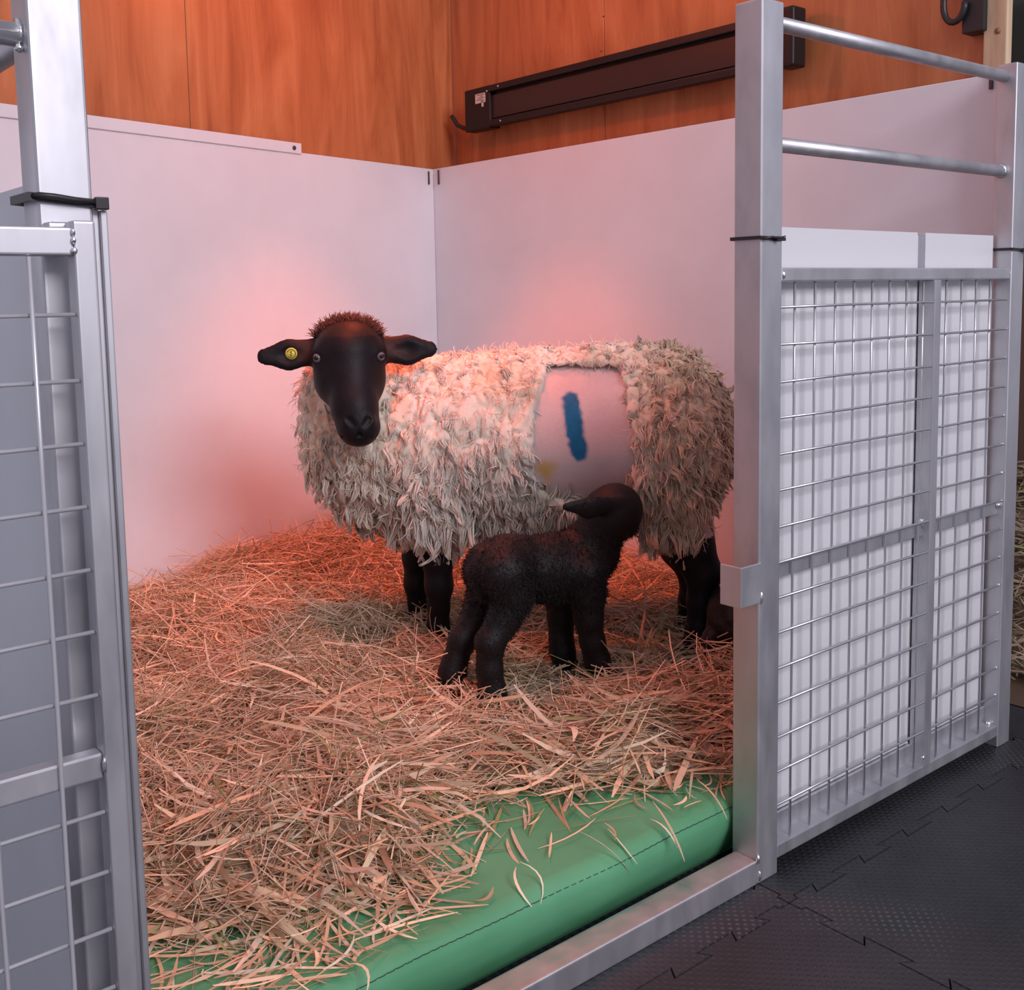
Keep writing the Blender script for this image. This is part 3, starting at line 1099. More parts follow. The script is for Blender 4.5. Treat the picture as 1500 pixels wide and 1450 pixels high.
def straw():
    sb = empty('straw_bedding', (1.4, 2.2, .139))
    tag(sb, 'loose heap of golden straw spread over the green mat', 'straw', None, 'stuff')
    r = np.random.default_rng(5)
    # packed layer under the loose blades
    xs, ys = np.arange(.42, 2.516, .014), np.arange(1.26, 3.54, .014)
    X, Y = np.meshgrid(xs, ys, indexing='ij')
    yb = 3.53 + (X - 2.52) * .2572
    Yc = np.minimum(Y, yb)
    Z = straw_h(X, Yc) - .012
    P = np.stack([X, Yc, Z], -1)
    P[..., 2] += (vnoise(P * 1.0, 45) - .5) * .022
    nx, ny = X.shape
    i, j = np.meshgrid(np.arange(nx - 1), np.arange(ny - 1), indexing='ij')
    a = i * ny + j
    F = np.stack([a, a + ny, a + ny + 1, a + 1], -1).reshape(-1, 4)
    keep = (P[..., 2].ravel()[F].min(1) > .1395)
    F = F[keep]
    c = np.array([.46, .33, .21]) * (.6 + .8 * vnoise(P.reshape(-1, 3) * np.array([1, 1, .2]), 60))[:, None]
    me = npmesh('packed_layer', P.reshape(-1, 3), F, c)
    o = link('packed_layer', me, M['straw'], sb)
    o['kind'] = 'stuff'

    def spots(n, bias=0.0):
        x = r.uniform(.43, 2.50, n)
        y = r.uniform(1.27, 3.52, n)
        e = np.interp(x, EDGE[:, 0], EDGE[:, 1])
        yb = 3.52 + (x - 2.52) * .2572
        ok = (y > e + .015 + r.random(n) * .03) & (y < yb)
        near = np.clip((3.2 - y) / 1.9, 0, 1)
        if bias > 0:
            ok &= r.random(n) < (1 - bias) + bias * near
        elif bias < 0:
            ok &= r.random(n) < (1 + bias) - bias * (1 - near)
        x, y = x[ok], y[ok]
        return np.stack([x, y, straw_h(x, y)], 1)

    parts = []
    # broad blades, mostly towards the front
    P = spots(12500, .75)
    n = len(P)
    L = r.uniform(.05, .27, n)
    yaw = r.uniform(0, 2 * np.pi, n)
    # blades drift into combed swathes
    sw = (vnoise(P, 4.2) * 4.5)
    yaw = np.where(r.random(n) < .6, sw + r.normal(0, .45, n), yaw)
    pitch = r.normal(0, .16, n)
    P[:, 2] += r.uniform(-.014, .022, n) + np.abs(np.sin(pitch)) * L * .38
    ok = clear_of_edge(P, yaw, L)
    A = (P[ok], yaw[ok], pitch[ok], L[ok])
    n = ok.sum()
    parts.append(ribbons(*A, r.uniform(.003, .0115, n) * np.interp(P[ok][:, 1], [1.3, 2.4], [1.4, .6]), r.normal(0, .016, n), 5, r.normal(0, .7, n), straw_cols(n, r), r.normal(0, .012, n)))
    # stems
    P = spots(19000, 0.1)
    n = len(P)
    L = r.uniform(.05, .26, n)
    yaw = np.where(r.random(n) < .45, vnoise(P, 4.2) * 4.5 + r.normal(0, .6, n), r.uniform(0, 2 * np.pi, n))
    pitch = r.normal(0, .20, n)
    P[:, 2] += r.uniform(-.012, .024, n) + np.abs(np.sin(pitch)) * L * .40
    ok = clear_of_edge(P, yaw, L)
    n = ok.sum()
    parts.append(stems(P[ok], yaw[ok], pitch[ok], L[ok], r.uniform(.0007, .0018, n), r.normal(0, .014, n), 4, straw_cols(n, r), r.normal(0, .015, n)))
    # fine broken chaff
    P = spots(26000, -.5)
    n = len(P)
    L = r.uniform(.02, .10, n)
    yaw = r.uniform(0, 2 * np.pi, n)
    pitch = r.normal(0, .3, n)
    P[:, 2] += r.uniform(-.010, .018, n)
    ok = clear_of_edge(P, yaw, L)
    n = ok.sum()
    parts.append(ribbons(P[ok], yaw[ok], pitch[ok], L[ok], r.uniform(.0008, .0024, n), r.normal(0, .010, n), 3, r.uniform(-1.2, 1.2, n),
                         straw_cols(n, r, .95), r.normal(0, .012, n)))
    # stalks standing up out of the heap
    P = spots(420, 0)
    n = len(P)
    L = r.uniform(.07, .17, n)
    yaw = r.uniform(0, 2 * np.pi, n)
    pitch = r.uniform(.45, 1.15, n)
    P[:, 2] += np.sin(pitch) * L * .42
    ok = clear_of_edge(P, yaw, L)
    n = ok.sum()
    parts.append(stems(P[ok], yaw[ok], pitch[ok], L[ok], r.uniform(.0008, .0019, n), r.normal(0, .012, n), 4, straw_cols(n, r, 1.05), r.normal(0, .012, n)))
    V, F, C, o_ = [], [], [], 0
    for v, f, c in parts:
        V.append(v); F.append(f + o_); C.append(c)
        o_ += len(v)
    me = npmesh('loose_straw', np.concatenate(V), np.concatenate(F), np.concatenate(C))
    o = link('loose_straw', me, M['straw'], sb)
    o['kind'] = 'stuff'

    # single straws fallen on the bare strip of mat
    parts = []
    n = 360
    x = np.concatenate([r.uniform(.44, .95, 230), r.uniform(.9, 1.62, 90), r.uniform(1.6, 2.4, 40)])
    e = np.interp(x, EDGE[:, 0], EDGE[:, 1])
    fr = np.where(r.random(n) < .86, r.beta(1.0, 2.2, n), r.random(n))
    fr = np.where(x < .85, r.random(n) ** 1.3, fr)
    y = e + .03 - fr * (e + .03 - 1.285)
    L = r.uniform(.03, .16, n)
    yaw = r.normal(.35, .9, n)
    P = np.stack([x, y, .1415 + r.random(n)**2 * .016], 1)
    pitch = r.normal(0, .04, n)
    ey = np.abs(np.sin(yaw)) * L * .5
    ok = (y - ey > 1.272)
    n1 = ok.sum()
    parts.append(ribbons(P[ok], yaw[ok], pitch[ok], L[ok], r.uniform(.0025, .008, n1), np.abs(r.normal(0, .003, n1)), 5, r.normal(0, .35, n1),
                         straw_cols(n1, r, 1.1), r.normal(0, .006, n1)))
    # a few hanging over the rounded front edge
    n2 = 9
    x = r.uniform(.5, 1.56, n2)
    P = np.stack([x, r.uniform(1.262, 1.30, n2), r.uniform(.138, .148, n2)], 1)
    yaw = r.normal(-1.3, .5, n2)
    parts.append(ribbons(P, yaw, r.uniform(-.75, -.25, n2), r.uniform(.05, .13, n2), r.uniform(.002, .006, n2), r.normal(-.012, .004, n2), 6,
                         r.normal(0, .3, n2), straw_cols(n2, r, 1.1), r.normal(0, .012, n2)))
    V, F, C, o_ = [], [], [], 0
    for v, f, c in parts:
        V.append(v); F.append(f + o_); C.append(c)
        o_ += len(v)
    me = npmesh('scattered_straw', np.concatenate(V), np.concatenate(F), np.concatenate(C))
    o = link('scattered_straw', me, M['straw'], sb)
    o['kind'] = 'stuff'

    # straw in the pen beyond the last post
    q = empty('straw_bedding', (3.4, 2.0, 0))
    tag(q, 'strip of straw seen past the last steel post at the right edge', 'straw', None, 'stuff')
    n = 5000
    P = np.stack([r.uniform(2.9, 4.3, n), r.uniform(1.15, 3.2, n), np.zeros(n)], 1)
    P[:, 2] = .03 + .38 * sstep(2.9, 4.4, P[:, 0]) * sstep(1.2, 1.6, P[:, 1]) * (.6 + .4 * vnoise(P, 4)) + r.uniform(0, .03, n)
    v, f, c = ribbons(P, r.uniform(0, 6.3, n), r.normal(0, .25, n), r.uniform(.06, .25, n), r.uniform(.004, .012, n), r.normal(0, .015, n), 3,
                      r.normal(0, .8, n), straw_cols(n, r, .5))  # straw colours darkened, the shade of this strip painted in
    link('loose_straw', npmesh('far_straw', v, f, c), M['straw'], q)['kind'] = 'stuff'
    X, Y = np.meshgrid(np.linspace(2.75, 4.55, 40), np.linspace(1.25, 3.3, 40), indexing='ij')
    P = np.stack([X, Y, X * 0], -1)
    P[..., 2] = .003 + .38 * sstep(2.9, 4.4, X) * sstep(1.25, 1.6, Y) * (.6 + .4 * vnoise(P, 4))
    i, j = np.meshgrid(np.arange(39), np.arange(39), indexing='ij')
    a = i * 40 + j
    F = np.stack([a, a + 40, a + 41, a + 1], -1).reshape(-1, 4)
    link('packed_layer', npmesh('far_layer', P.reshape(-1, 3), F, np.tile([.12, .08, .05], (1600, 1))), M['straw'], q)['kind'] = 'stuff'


straw()

# ------------------------------------------------------------------ the ewe
EO = np.array([1.872, 2.10])
E1 = np.array([.64, -.768])
E1 /= np.linalg.norm(E1)                     # towards the tail
E2 = np.array([-E1[1], E1[0]])               # away from the viewer


def ew(px, py, yl=0.0):
    """local (x, y, z) of the ewe on the plane y = yl under an image point"""
    P = np.array([*(EO + E2 * yl), 0])
    q = onplane(px, py, P, (*E2, 0))
    return np.array([(q[:2] - EO) @ E1, yl, q[2]])


def ew2w(V):
    V = np.asarray(V)
    out = np.empty_like(V)
    out[..., :2] = EO + V[..., 0:1] * E1 + V[..., 1:2] * E2
    out[..., 2] = V[..., 2]
    return out


def prof_rows(rows, yc=0.0):
    st = []
    for px, t, b, hw in rows:
        a, c = ew(px, t), ew(px, b)
        st.append(((a[0] + c[0]) / 2, (a[2] + c[2]) / 2, (a[2] - c[2]) / 2, hw, yc))
    return st


ROWS = [(446, 590, 625, .05), (456, 560, 655, .10), (475, 538, 700, .145), (505, 527, 742, .175), (545, 522, 765, .19), (600, 521, 772, .20), (680, 517, 768, .212),
        (770, 511, 766, .222), (850, 505, 764, .228), (920, 503, 760, .228), (975, 510, 752, .22), (1015, 524, 745, .20), (1042, 545, 715, .165),
        (1060, 575, 690, .115), (1069, 605, 660, .06)]


def torso(F, grow):
    F.loft(prof_rows(ROWS), .03, grow)
    # haunches, shoulders
    for s in (-1, 1):
        F.ellipsoid(ew(994, 660, s * .115), (.100 + grow, .10 + grow, .20 + grow), .05)
        F.ellipsoid(ew(990, 738, s * .115), (.070 + grow, .066 + grow, .10 + grow), .04)
        F.ellipsoid(ew(640, 690, s * .11), (.10 + grow, .085 + grow, .155 + grow), .05)
        F.capsule(ew(640, 740, s * .105), ew(642, 775, s * .10), .066 + grow, .045 + grow, .04)
    # neck carried forward towards the viewer
    F.capsule(ew(530, 610, .02), ew(505, 560, -.10), .135 + grow, .10 + grow, .06)
    F.capsule(ew(505, 640, -.04), ew(505, 600, -.10), .13 + grow, .09 + grow, .06)


def make_ewe():
    root = empty('ewe', (EO[0], EO[1], .16))
    tag(root, 'cream woolly ewe with black face and legs and a blue flank mark', 'sheep')
    f = Field((-.74, -.54, .08), (.66, .34, 1.08), .0048)
    torso(f, -.028)
    # ---- legs
    ground = .168
    def leg(pts, yl):
        f.chain([(ew(px, py, yl), r) for px, py, r in pts], .022)
    leg([(640, 770, .055), (641, 815, .040), (643, 858, .034), (643, 890, .025), (642, 918, .027), (640, 934, .029)], -.085)
    leg([(615, 775, .05), (611, 815, .038), (611, 855, .033), (612, 885, .024), (614, 910, .026), (613, 926, .028)], .075)
    leg([(992, 735, .075), (1010, 800, .060), (1030, 838, .043), (1027, 880, .032), (1024, 920, .030), (1018, 946, .034)], -.10)
    leg([(988, 735, .07), (998, 800, .056), (1017, 838, .040), (1012, 880, .030), (1008, 915, .029), (1002, 935, .032)], .075)
    # ---- head, looking at the viewer
    hc = ew(511, 512, -.20)
    hw_ = ew2w(hc)
    tv = CAM[:2] - hw_[:2]
    tv = tv / np.linalg.norm(tv)
    fw = np.array([tv @ E1, tv @ E2, 0])                     # toward the camera, local
    rt = np.array([-fw[1], fw[0], 0])                        # image right
    if rt[0] < 0:
        rt = -rt
    up = np.array([0, 0, 1.0])
    hp = lambda a, b, c: hc + rt * a + fw * b + up * c
    Rm = np.stack([rt, fw, up], 0)
    f.capsule(ew(515, 590, -.06), hp(0, -.03, -.02), .10, .075, .05)
    f.ellipsoid(hp(0, 0, .008), (.082, .085, .066), .03, Rm)
    f.capsule(hp(0, .030, -.03), hp(.010, .085, -.14), .070, .051, .03)
    f.capsule(hp(.010, .085, -.14), hp(.018, .105, -.180), .050, .042, .03)
    f.ellipsoid(hp(.018, .097, -.186), (.049, .044, .034), .02, Rm)
    f.capsule(hp(0, .0, -.09), hp(.016, .070, -.190), .060, .034, .035)      # jaw
    f.ellipsoid(hp(.017, .084, -.208), (.034, .034, .019), .014, Rm)         # chin
    for s in (-1, 1):
        f.ellipsoid(hp(s * .064, .032, -.010), (.027, .034, .026), .022, Rm)   # brow / orbit
        f.ellipsoid(hp(s * .050, .016, -.072), (.036, .05, .052), .035, Rm)    # cheek
        f.ellipsoid(hp(.018 + s * .021, .132, -.164), (.017, .014, .014), .012, Rm)  # nostril wing
        f.ellipsoid(hp(s * .079, .060, -.016), (.0125, .013, .0105), .006, Rm, sub=True)   # eye socket
        f.capsule(hp(.018 + s * .010, .150, -.176), hp(.018 + s * .024, .144, -.160), .0050, .0085, .004, sub=True)
        f.capsule(hp(.018, .142, -.196), hp(.018 + s * .040, .112, -.201), .0042, .0036, .004, sub=True)
    f.capsule(hp(.018, .154, -.177), hp(.018, .142, -.196), .0030, .0030, .004, sub=True)
    # ears: flattened leaves reaching sideways
    ear = {}
    for s, (ex, ez, el) in ((-1, (-.204, -.012, 0)), (1, (.200, -.004, 0))):
        base, tip = hp(s * .072, -.012, -.002), hp(ex + .0, -.005, ez)
        nrm = np.array([fw[0], fw[1], .15])
        mid = base * .42 + tip * .58 + up * (-.002)
        f.capsule(base, mid, .032, .038, .018, flat=(nrm, 2.3))
        f.capsule(mid, tip, .038, .022, .010, flat=(nrm, 2.8))
        a2, b2 = base * .62 + tip * .38 + fw * .014, base * .12 + tip * .88 + fw * .011
        f.capsule(a2, mid + fw * .016, .010, .019, .012, sub=True, flat=(nrm, 1.9))
        f.capsule(mid + fw * .016, b2, .019, .006, .012, sub=True, flat=(nrm, 1.9))
        ear[s] = (base, mid, tip)
    V, Q = f.mesh()
    V = relax(V, Q, 2, .5)
    N = vnormals(V, Q)
    # colours of skin
    n = len(V)
    black = np.array([.0075, .0072, .0095])
    C = np.tile(np.array([.62, .50, .40]), (n, 1))
    leg_z = ew(640, 790, -.1)[2]
    headd = np.linalg.norm((V - hp(0, .03, -.08)) * np.array([1, 1, 1]), axis=1)
    isb = (V[:, 2] < leg_z + .03) | (V[:, 1] < hc[1] + .05) & (headd < .30) & ((V[:, 0] < ew(585, 560, -.15)[0]) | (V[:, 2] > hc[2] - .09))
    for s in (-1, 1):
        ba = ear[s][2] - ear[s][0]
        tt = np.clip((V - ear[s][0]) @ ba / (ba @ ba), -.1, 1.05)
        isb |= np.linalg.norm(V - ear[s][0] - tt[:, None] * ba, axis=1) < .046
    C[isb] = black * (.8 + .5 * vnoise(V[isb], 40))[:, None]
    top = isb & (V[:, 2] > hc[2] + .035)
    C[top] = np.array([.022, .013, .011])
    for s in (-1, 1):                                         # brownish inside of the ear near its root
        base, mid, tip = ear[s]
        dd = np.linalg.norm(V - (base * .75 + tip * .25 + fw * .01), axis=1)
        k = sstep(.05, .0, dd)[:, None] * isb[:, None]
        C = C * (1 - k) + np.array([.045, .020, .017]) * k
    # clipped flank
    pm = patch_mask(V)
    side = (V[:, 1] < -.05) & ~isb
    skin = np.array([.70, .56, .55]) * (.92 + .12 * vnoise(V, 22))[:, None] * (.97 + .06 * vnoise(V, 160))[:, None]
    low = sstep(.70, .50, V[:, 2])[:, None] * sstep(ew(840, 600, -.2)[0], ew(930, 600, -.2)[0], V[:, 0])[:, None]
    skin = skin * (1 - low) + np.array([.62, .40, .40]) * low
    C[side] = skin[side]
    # blue raddle stripe
    a, b = ew(833, 590, -.21), ew(848, 664, -.21)
    ab = (b - a)[[0, 2]]
    pv = V[:, [0, 2]] - a[[0, 2]]
    t = np.clip(pv @ ab / (ab @ ab), 0, 1)
    dd = np.linalg.norm(pv - t[:, None] * ab, axis=1) + (vnoise(V, 90) - .5) * .008
    k = (sstep(.0265, .016, dd) * side)[:, None]
    C = C * (1 - k) + np.array([.012, .145, .30]) * (.85 + .3 * vnoise(V, 70))[:, None] * k
    # yellow smear
    c0 = ew(795, 690, -.2)
    dd = np.linalg.norm((V - c0)[:, [0, 2]] * np.array([.9, 1]), axis=1) + (vnoise(V, 45) - .5) * .03
    k = (sstep(.042, .006, dd) * side)[:, None] * .9
    C = C * (1 - k) + np.array([.66, .40, .10]) * k
    link('body', npmesh('body', ew2w(V), Q, C), M['hide'], root)

    # ---- eyes and tag
    for s in (-1, 1):
        c = hp(s * .0745, .0525, -.0155)
        bm = bmesh.new()
        bmesh.ops.create_uvsphere(bm, u_segments=20, v_segments=12, radius=.0125)
        cw = ew2w(c)
        for v in bm.verts:
            v.co = v.co + Vector(cw)
        e = bmobj('eye', bm, M['eye'], root, True)
        out = rt * s * .55 + fw * .83
        out = out / np.linalg.norm(out)
        pd = ew2w(c + out * .0070) - cw
        bm = bmesh.new()
        bmesh.ops.create_uvsphere(bm, u_segments=16, v_segments=8, radius=.0072)
        for v in bm.verts:
            v.co = Vector((v.co.x * 1.15, v.co.y * 1.15, v.co.z * .85)) + Vector(cw + pd)
        bmobj('pupil', bm, M['pupil'], e, True)
    base, mid, tip = ear[-1]
    c = ew2w(base * .48 + tip * .52 + fw * .008 + up * .001)
    fww = ew2w(base + fw) - ew2w(base)
    t_ = tubeobj('ear_tag', [c, c + fww * .003], .0145, M['tag'], root, 20)
    upw = np.array([0, 0, 1.0])
    rtw = np.cross(fww, upw)
    ring = [c + fww * .0032 + .0105 * (math.cos(a) * rtw + math.sin(a) * upw) for a in np.linspace(.4, 5.6, 18)]
    tubeobj('tag_ring', ring, .0012, M['tagink'], t_, 6)
    zig = [c + fww * .0034 + rtw * p + upw * q for p, q in ((-.003, .006), (.003, .004), (-.002, .001), (.003, -.002), (-.002, -.005), (.002, -.007))]
    tubeobj('tag_print', zig, .0013, M['tagink'], t_, 6)

    fleece(root, hp, hc, isb_ref=None, fw=fw, rt=rt)
    return root


# outline of the clipped flank in ewe coordinates (x, z)
PATCH = [(792, 541), (850, 538), (905, 541), (914, 575), (925, 620), (935, 680), (935, 716), (905, 735), (850, 745), (800, 735), (778, 700), (778, 640), (782, 580)]


def poly_sd(P, poly):
    """signed distance in 2-D, negative inside"""
    d = np.full(len(P), 1e9)
    ins = np.zeros(len(P), bool)
    n = len(poly)
    for i in range(n):
        a, b = poly[i], poly[(i + 1) % n]
        ab = b - a
        pa = P - a
        t = np.clip(pa @ ab / (ab @ ab), 0, 1)
        d = np.minimum(d, np.linalg.norm(pa - t[:, None] * ab, axis=1))
        c = ((a[1] > P[:, 1]) != (b[1] > P[:, 1]))
        with np.errstate(divide='ignore', invalid='ignore'):
            xx = (b[0] - a[0]) * (P[:, 1] - a[1]) / (b[1] - a[1]) + a[0]
        ins ^= c & (P[:, 0] < xx)
    return np.where(ins, -d, d)


_poly = np.array([ew(px, py, -.215)[[0, 2]] for px, py in PATCH])


def patch_mask(V):
    sd = poly_sd(V[:, [0, 2]], _poly)
    return np.where(V[:, 1] < -.03, sd, 1.0)


def locks(P, N, D, L, W, col, nseg, r, wave=.006, lift=.35, strands=1, spread=.008):
    """tapered three-sided wool staples; D = lay direction. With strands > 1 each staple is a wisp of strands that meet at its tip"""
    D = D / np.maximum(np.linalg.norm(D, axis=1, keepdims=True), 1e-6)
    tip = P + D * L[:, None] + N * (L * lift * .5)[:, None]
    if strands > 1:
        lean = np.repeat(r.normal(0, .25, N.shape), strands, axis=0)
        ph = np.repeat(r.uniform(0, 6.28, len(P)), strands)
        bulge = np.repeat(r.normal(0, 1, P.shape), strands, axis=0)
        P, N, tip, L = (np.repeat(q, strands, axis=0) for q in (P, N, tip, L))
        W, col = np.repeat(W, strands), np.repeat(col, strands, axis=0) * r.uniform(.9, 1.08, (len(P), 1))
        j = r.normal(0, 1, P.shape)
        j -= N * (j * N).sum(1, keepdims=True)
        P = P + j * spread
        tip = tip + j * spread * .25 + r.normal(0, .0015, P.shape)
    else:
        lean, ph, bulge = r.normal(0, .25, N.shape), r.uniform(0, 6.28, len(P)), r.normal(0, 1, P.shape)
    n = len(P)
    P0 = P - N * .005
    P1 = P + N * (L * lift)[:, None] + (tip - P) * .35 + bulge * (L * .12)[:, None]
    d = tip - P0
    d /= np.maximum(np.linalg.norm(d, axis=1, keepdims=True), 1e-6)
    s = np.cross(d, N + lean)
    s /= np.maximum(np.linalg.norm(s, axis=1, keepdims=True), 1e-6)
    u = np.cross(d, s)
    t = np.linspace(0, 1, nseg + 1)[None, :, None]
    C = P0[:, None] * (1 - t)**2 + P1[:, None] * 2 * t * (1 - t) + tip[:, None] * t * t
    C = C + s[:, None, :] * (np.sin(ph[:, None] + t[..., 0] * 7.0) * wave * t[..., 0])[..., None]
    t = t[0, :, 0]
    pr = np.interp(t, [0, .3, .7, 1], [.8, 1.0, .8, .2])
    rings = []
    for k in range(3):
        a = 2 * math.pi * k / 3
        rings.append(C + (s[:, None, :] * math.cos(a) + u[:, None, :] * (math.sin(a) * .8)) * (W[:, None] * pr[None, :])[..., None])
    V = np.stack(rings, 2).reshape(-1, 3)
    m = nseg + 1
    base = (np.arange(n) * m * 3)[:, None, None]
    ks = np.arange(nseg)[None, :, None] * 3
    j = np.arange(3)[None, None, :]
    j2 = (j + 1) % 3
    F = np.stack([base + ks + j, base + ks + j2, base + ks + 3 + j2, base + ks + 3 + j], -1).reshape(-1, 4)
    Cc = np.repeat(col, m * 3, axis=0)
    return V, F, Cc


def sample_faces(V, Q, n, r, wgt=None):
    a = np.linalg.norm(np.cross(V[Q[:, 2]] - V[Q[:, 0]], V[Q[:, 3]] - V[Q[:, 1]]), axis=1)
    if wgt is not None:
        a = a * wgt
    i = r.choice(len(Q), n, p=a / a.sum())
    b = r.random((n, 2))
    q = Q[i]
    p = (V[q[:, 0]] * ((1 - b[:, :1]) * (1 - b[:, 1:])) + V[q[:, 1]] * (b[:, :1] * (1 - b[:, 1:])) +
         V[q[:, 2]] * (b[:, :1] * b[:, 1:]) + V[q[:, 3]] * ((1 - b[:, :1]) * b[:, 1:]))
    return p, i


def fleece(root, hp, hc, isb_ref, fw, rt):
    r = np.random.default_rng(21)
    f = Field((-.66, -.52, .30), (.68, .38, 1.10), .0055)
    torso(f, -.006)
    # take away the wool over the clipped flank and over the face
    sl, (X, Y, Z) = f.block((-.66, -.52, .30), (.68, .38, 1.10))
    P2 = np.stack([X[:, 0, :].ravel(), Z[:, 0, :].ravel()], 1)
    sd = poly_sd(P2, _poly).reshape(X.shape[0], 1, X.shape[2])
    ff = np.where(Y < -.04, sd, 1.0)
    hole = ff + 0 * Y
    A = f.F
    kk = .014
    d = -hole
    hh = np.maximum(kk - np.abs(A - d), 0) / kk
    f.F = (np.maximum(A, d) + hh * hh * kk * .25).astype(np.float32)
    Rm = np.stack([rt, fw, np.array([0, 0, 1.0])], 0)
    f.ellipsoid(hp(.004, .075, -.07), (.095, .105, .16), .02, Rm, sub=True)
    V, Q = f.mesh()
    V = relax(V, Q, 2, .5)
    N = vnormals(V, Q)
    q1, q2 = V * np.array([1, 1, .5]), V * np.array([1, 1, .38])
    wob = (vnoise(V, 18) - .5)[:, None] * .03
    lump = (vnoise(V, 20) - .5) * .018 - .013 * np.clip(1 - np.abs(vnoise(q1 + wob, 34) - .5) / .13, 0, 1) - .008 * np.clip(1 - np.abs(vnoise(q2 + wob, 62) - .5) / .16, 0, 1) + .008
    pm = patch_mask(V)
    V = V + N * (lump * sstep(-.03, .02, pm))[:, None]
    N = vnormals(V, Q)

    rear = ew(935, 600, -.2)[0]

    def wcol(P, n, var=True):
        cream = np.array([.90, .83, .70])
        tan = np.array([.78, .56, .36])
        k = sstep(rear - .12, rear + .10, P[:, 0])[:, None] * .85
        c = cream * (1 - k) + tan * k
        chest = sstep(-.34, -.46, P[:, 0])[:, None] * .35
        c = c * (1 - chest) + tan * chest
        st = sstep(.62, .78, vnoise(P, 7))[:, None] * .4
        c = c * (1 - st) + np.array([.55, .44, .28]) * st
        if var:
            c = c * r.uniform(.88, 1.10, (n, 1))
            dk = r.random(n) < .02
            c[dk] *= .45
        return c
    shell_c = wcol(V, len(V), False) * (.97 + .12 * vnoise(V, 40))[:, None]
    parts = [(V, Q, shell_c)]
    # --- staples
    zq = V[Q[:, 0]]
    wq = .18 + .82 * np.maximum(sstep(.80, .55, zq[:, 2]), sstep(rear - .03, rear + .05, zq[:, 0]) * .9)
    P, fi = sample_faces(V, Q, 4300, r, wq)
    NN = N[Q[fi, 0]]
    sd = patch_mask(P)
    hd = (P - hp(.004, .07, -.08))
    face = np.sqrt(((hd @ rt) / .088)**2 + ((hd @ fw) / .15)**2 + (hd[:, 2] / .155)**2) < 1
    keep = (sd > -.004) & ~face & ~((NN[:, 2] < -.75) & (r.random(len(P)) < .5))
    P, NN = P[keep], NN[keep]
    n = len(P)
    zrel = sstep(1.00, .55, P[:, 2])
    down = np.array([0, 0, -1.0])
    D = down - NN * (NN @ down)[:, None]
    D = D + r.normal(0, .20, D.shape)
    D[:, 0] += .15
    D /= np.maximum(np.linalg.norm(D, axis=1, keepdims=True), 1e-6)
    flat = (NN[:, 2] > .6)
    D[flat] = r.normal(0, 1, (flat.sum(), 3)) * .6
    L = .016 + .030 * zrel * r.uniform(.6, 1.25, n) + .010 * r.random(n)
    low = P[:, 2] < ew(640, 745, -.1)[2]
    L[low] *= 1.25
    W = r.uniform(.0028, .0042, n)
    cl = (patch_mask(P) < .03) & (P[:, 0] < ew(800, 600, -.2)[0])    # shorter towards the clipped front edge
    L[cl] *= .6
    parts.append(locks(P, NN, D, L, W, wcol(P, n), 5, r, .0055, .14, 8, .0066))
    # --- fine fibres that soften the outline
    P, fi = sample_faces(V, Q, 9000, r)
    NN = N[Q[fi, 0]]
    hd = (P - hp(.004, .07, -.08))
    face = np.sqrt(((hd @ rt) / .088)**2 + ((hd @ fw) / .15)**2 + (hd[:, 2] / .155)**2) < 1
    keep = (patch_mask(P) > .0) & ~face
    P, NN = P[keep], NN[keep]
    n = len(P)
    D = down - NN * (NN @ down)[:, None] * .6 + r.normal(0, .8, NN.shape)
    D /= np.linalg.norm(D, axis=1, keepdims=True)
    L = r.uniform(.012, .032, n) * (1 + .5 * sstep(.9, .5, P[:, 2]))
    parts.append(locks(P + NN * .003, NN, D, L, r.uniform(.0009, .0020, n), wcol(P, n) * 1.05, 3, r, .003, .5))
    # --- shaggy fringe hanging under belly, shoulder and haunch
    fr = []
    for (x0, x1, py, yl, m) in ((600, 690, 772, -.14, 150), (690, 815, 768, -.10, 120), (690, 860, 772, 0.05, 80), (945, 1030, 775, -.15, 190),
                                (925, 955, 725, -.17, 60), (560, 610, 768, -.08, 60)):
        for _ in range(m):
            px = random.uniform(x0, x1)
            fr.append(ew(px, py + random.uniform(-38, 6), yl + random.uniform(-.035, .035)))
    fr = np.array(fr)
    n = len(fr)
    NN = np.tile(np.array([0, -1.0, -.2]), (n, 1)) + r.normal(0, .3, (n, 3))
    NN /= np.linalg.norm(NN, axis=1, keepdims=True)
    D = np.tile(down, (n, 1)) + r.normal(0, .22, (n, 3))
    parts.append(locks(fr, NN, D, r.uniform(.04, .075, n), r.uniform(.0022, .0036, n), wcol(fr, n), 4, r, .004, .15, 8, .009))
    V_, F_, C_, o_ = [], [], [], 0
    for v, q, c in parts:
        V_.append(v); F_.append(q + o_); C_.append(c)
        o_ += len(v)
    o = link('fleece', npmesh('fleece', ew2w(np.concatenate(V_)), np.concatenate(F_), np.concatenate(C_)), M['wool'], root)
    o['kind'] = 'stuff'
    # --- brown fuzz on the poll between the ears
    n = 3600
    a = r.uniform(0, 2 * np.pi, n)
    rr = np.sqrt(r.random(n)) * .98
    kp = (np.sin(a) < 0) | (r.random(n) > rr * np.sin(a) * 1.25)
    a, rr = a[kp], rr[kp]
    n = len(a)
    zz = np.sqrt(1 - (rr * .95)**2)
    P = np.stack([hp(.082 * q * math.cos(t), .080 * q * math.sin(t) * (.62 if math.sin(t) > 0 else 1) - .008, .008 + .062 * z) for q, t, z in zip(rr, a, zz)])
    NN = P - hp(0, -.01, -.03)
    NN /= np.linalg.norm(NN, axis=1, keepdims=True)
    D = NN + r.normal(0, .55, NN.shape)
    c = np.array([.050, .025, .019]) * r.uniform(.35, 1.5, (n, 1)) * np.where(np.sin(a) > 0, 1 - .75 * rr, 1.0)[:, None]
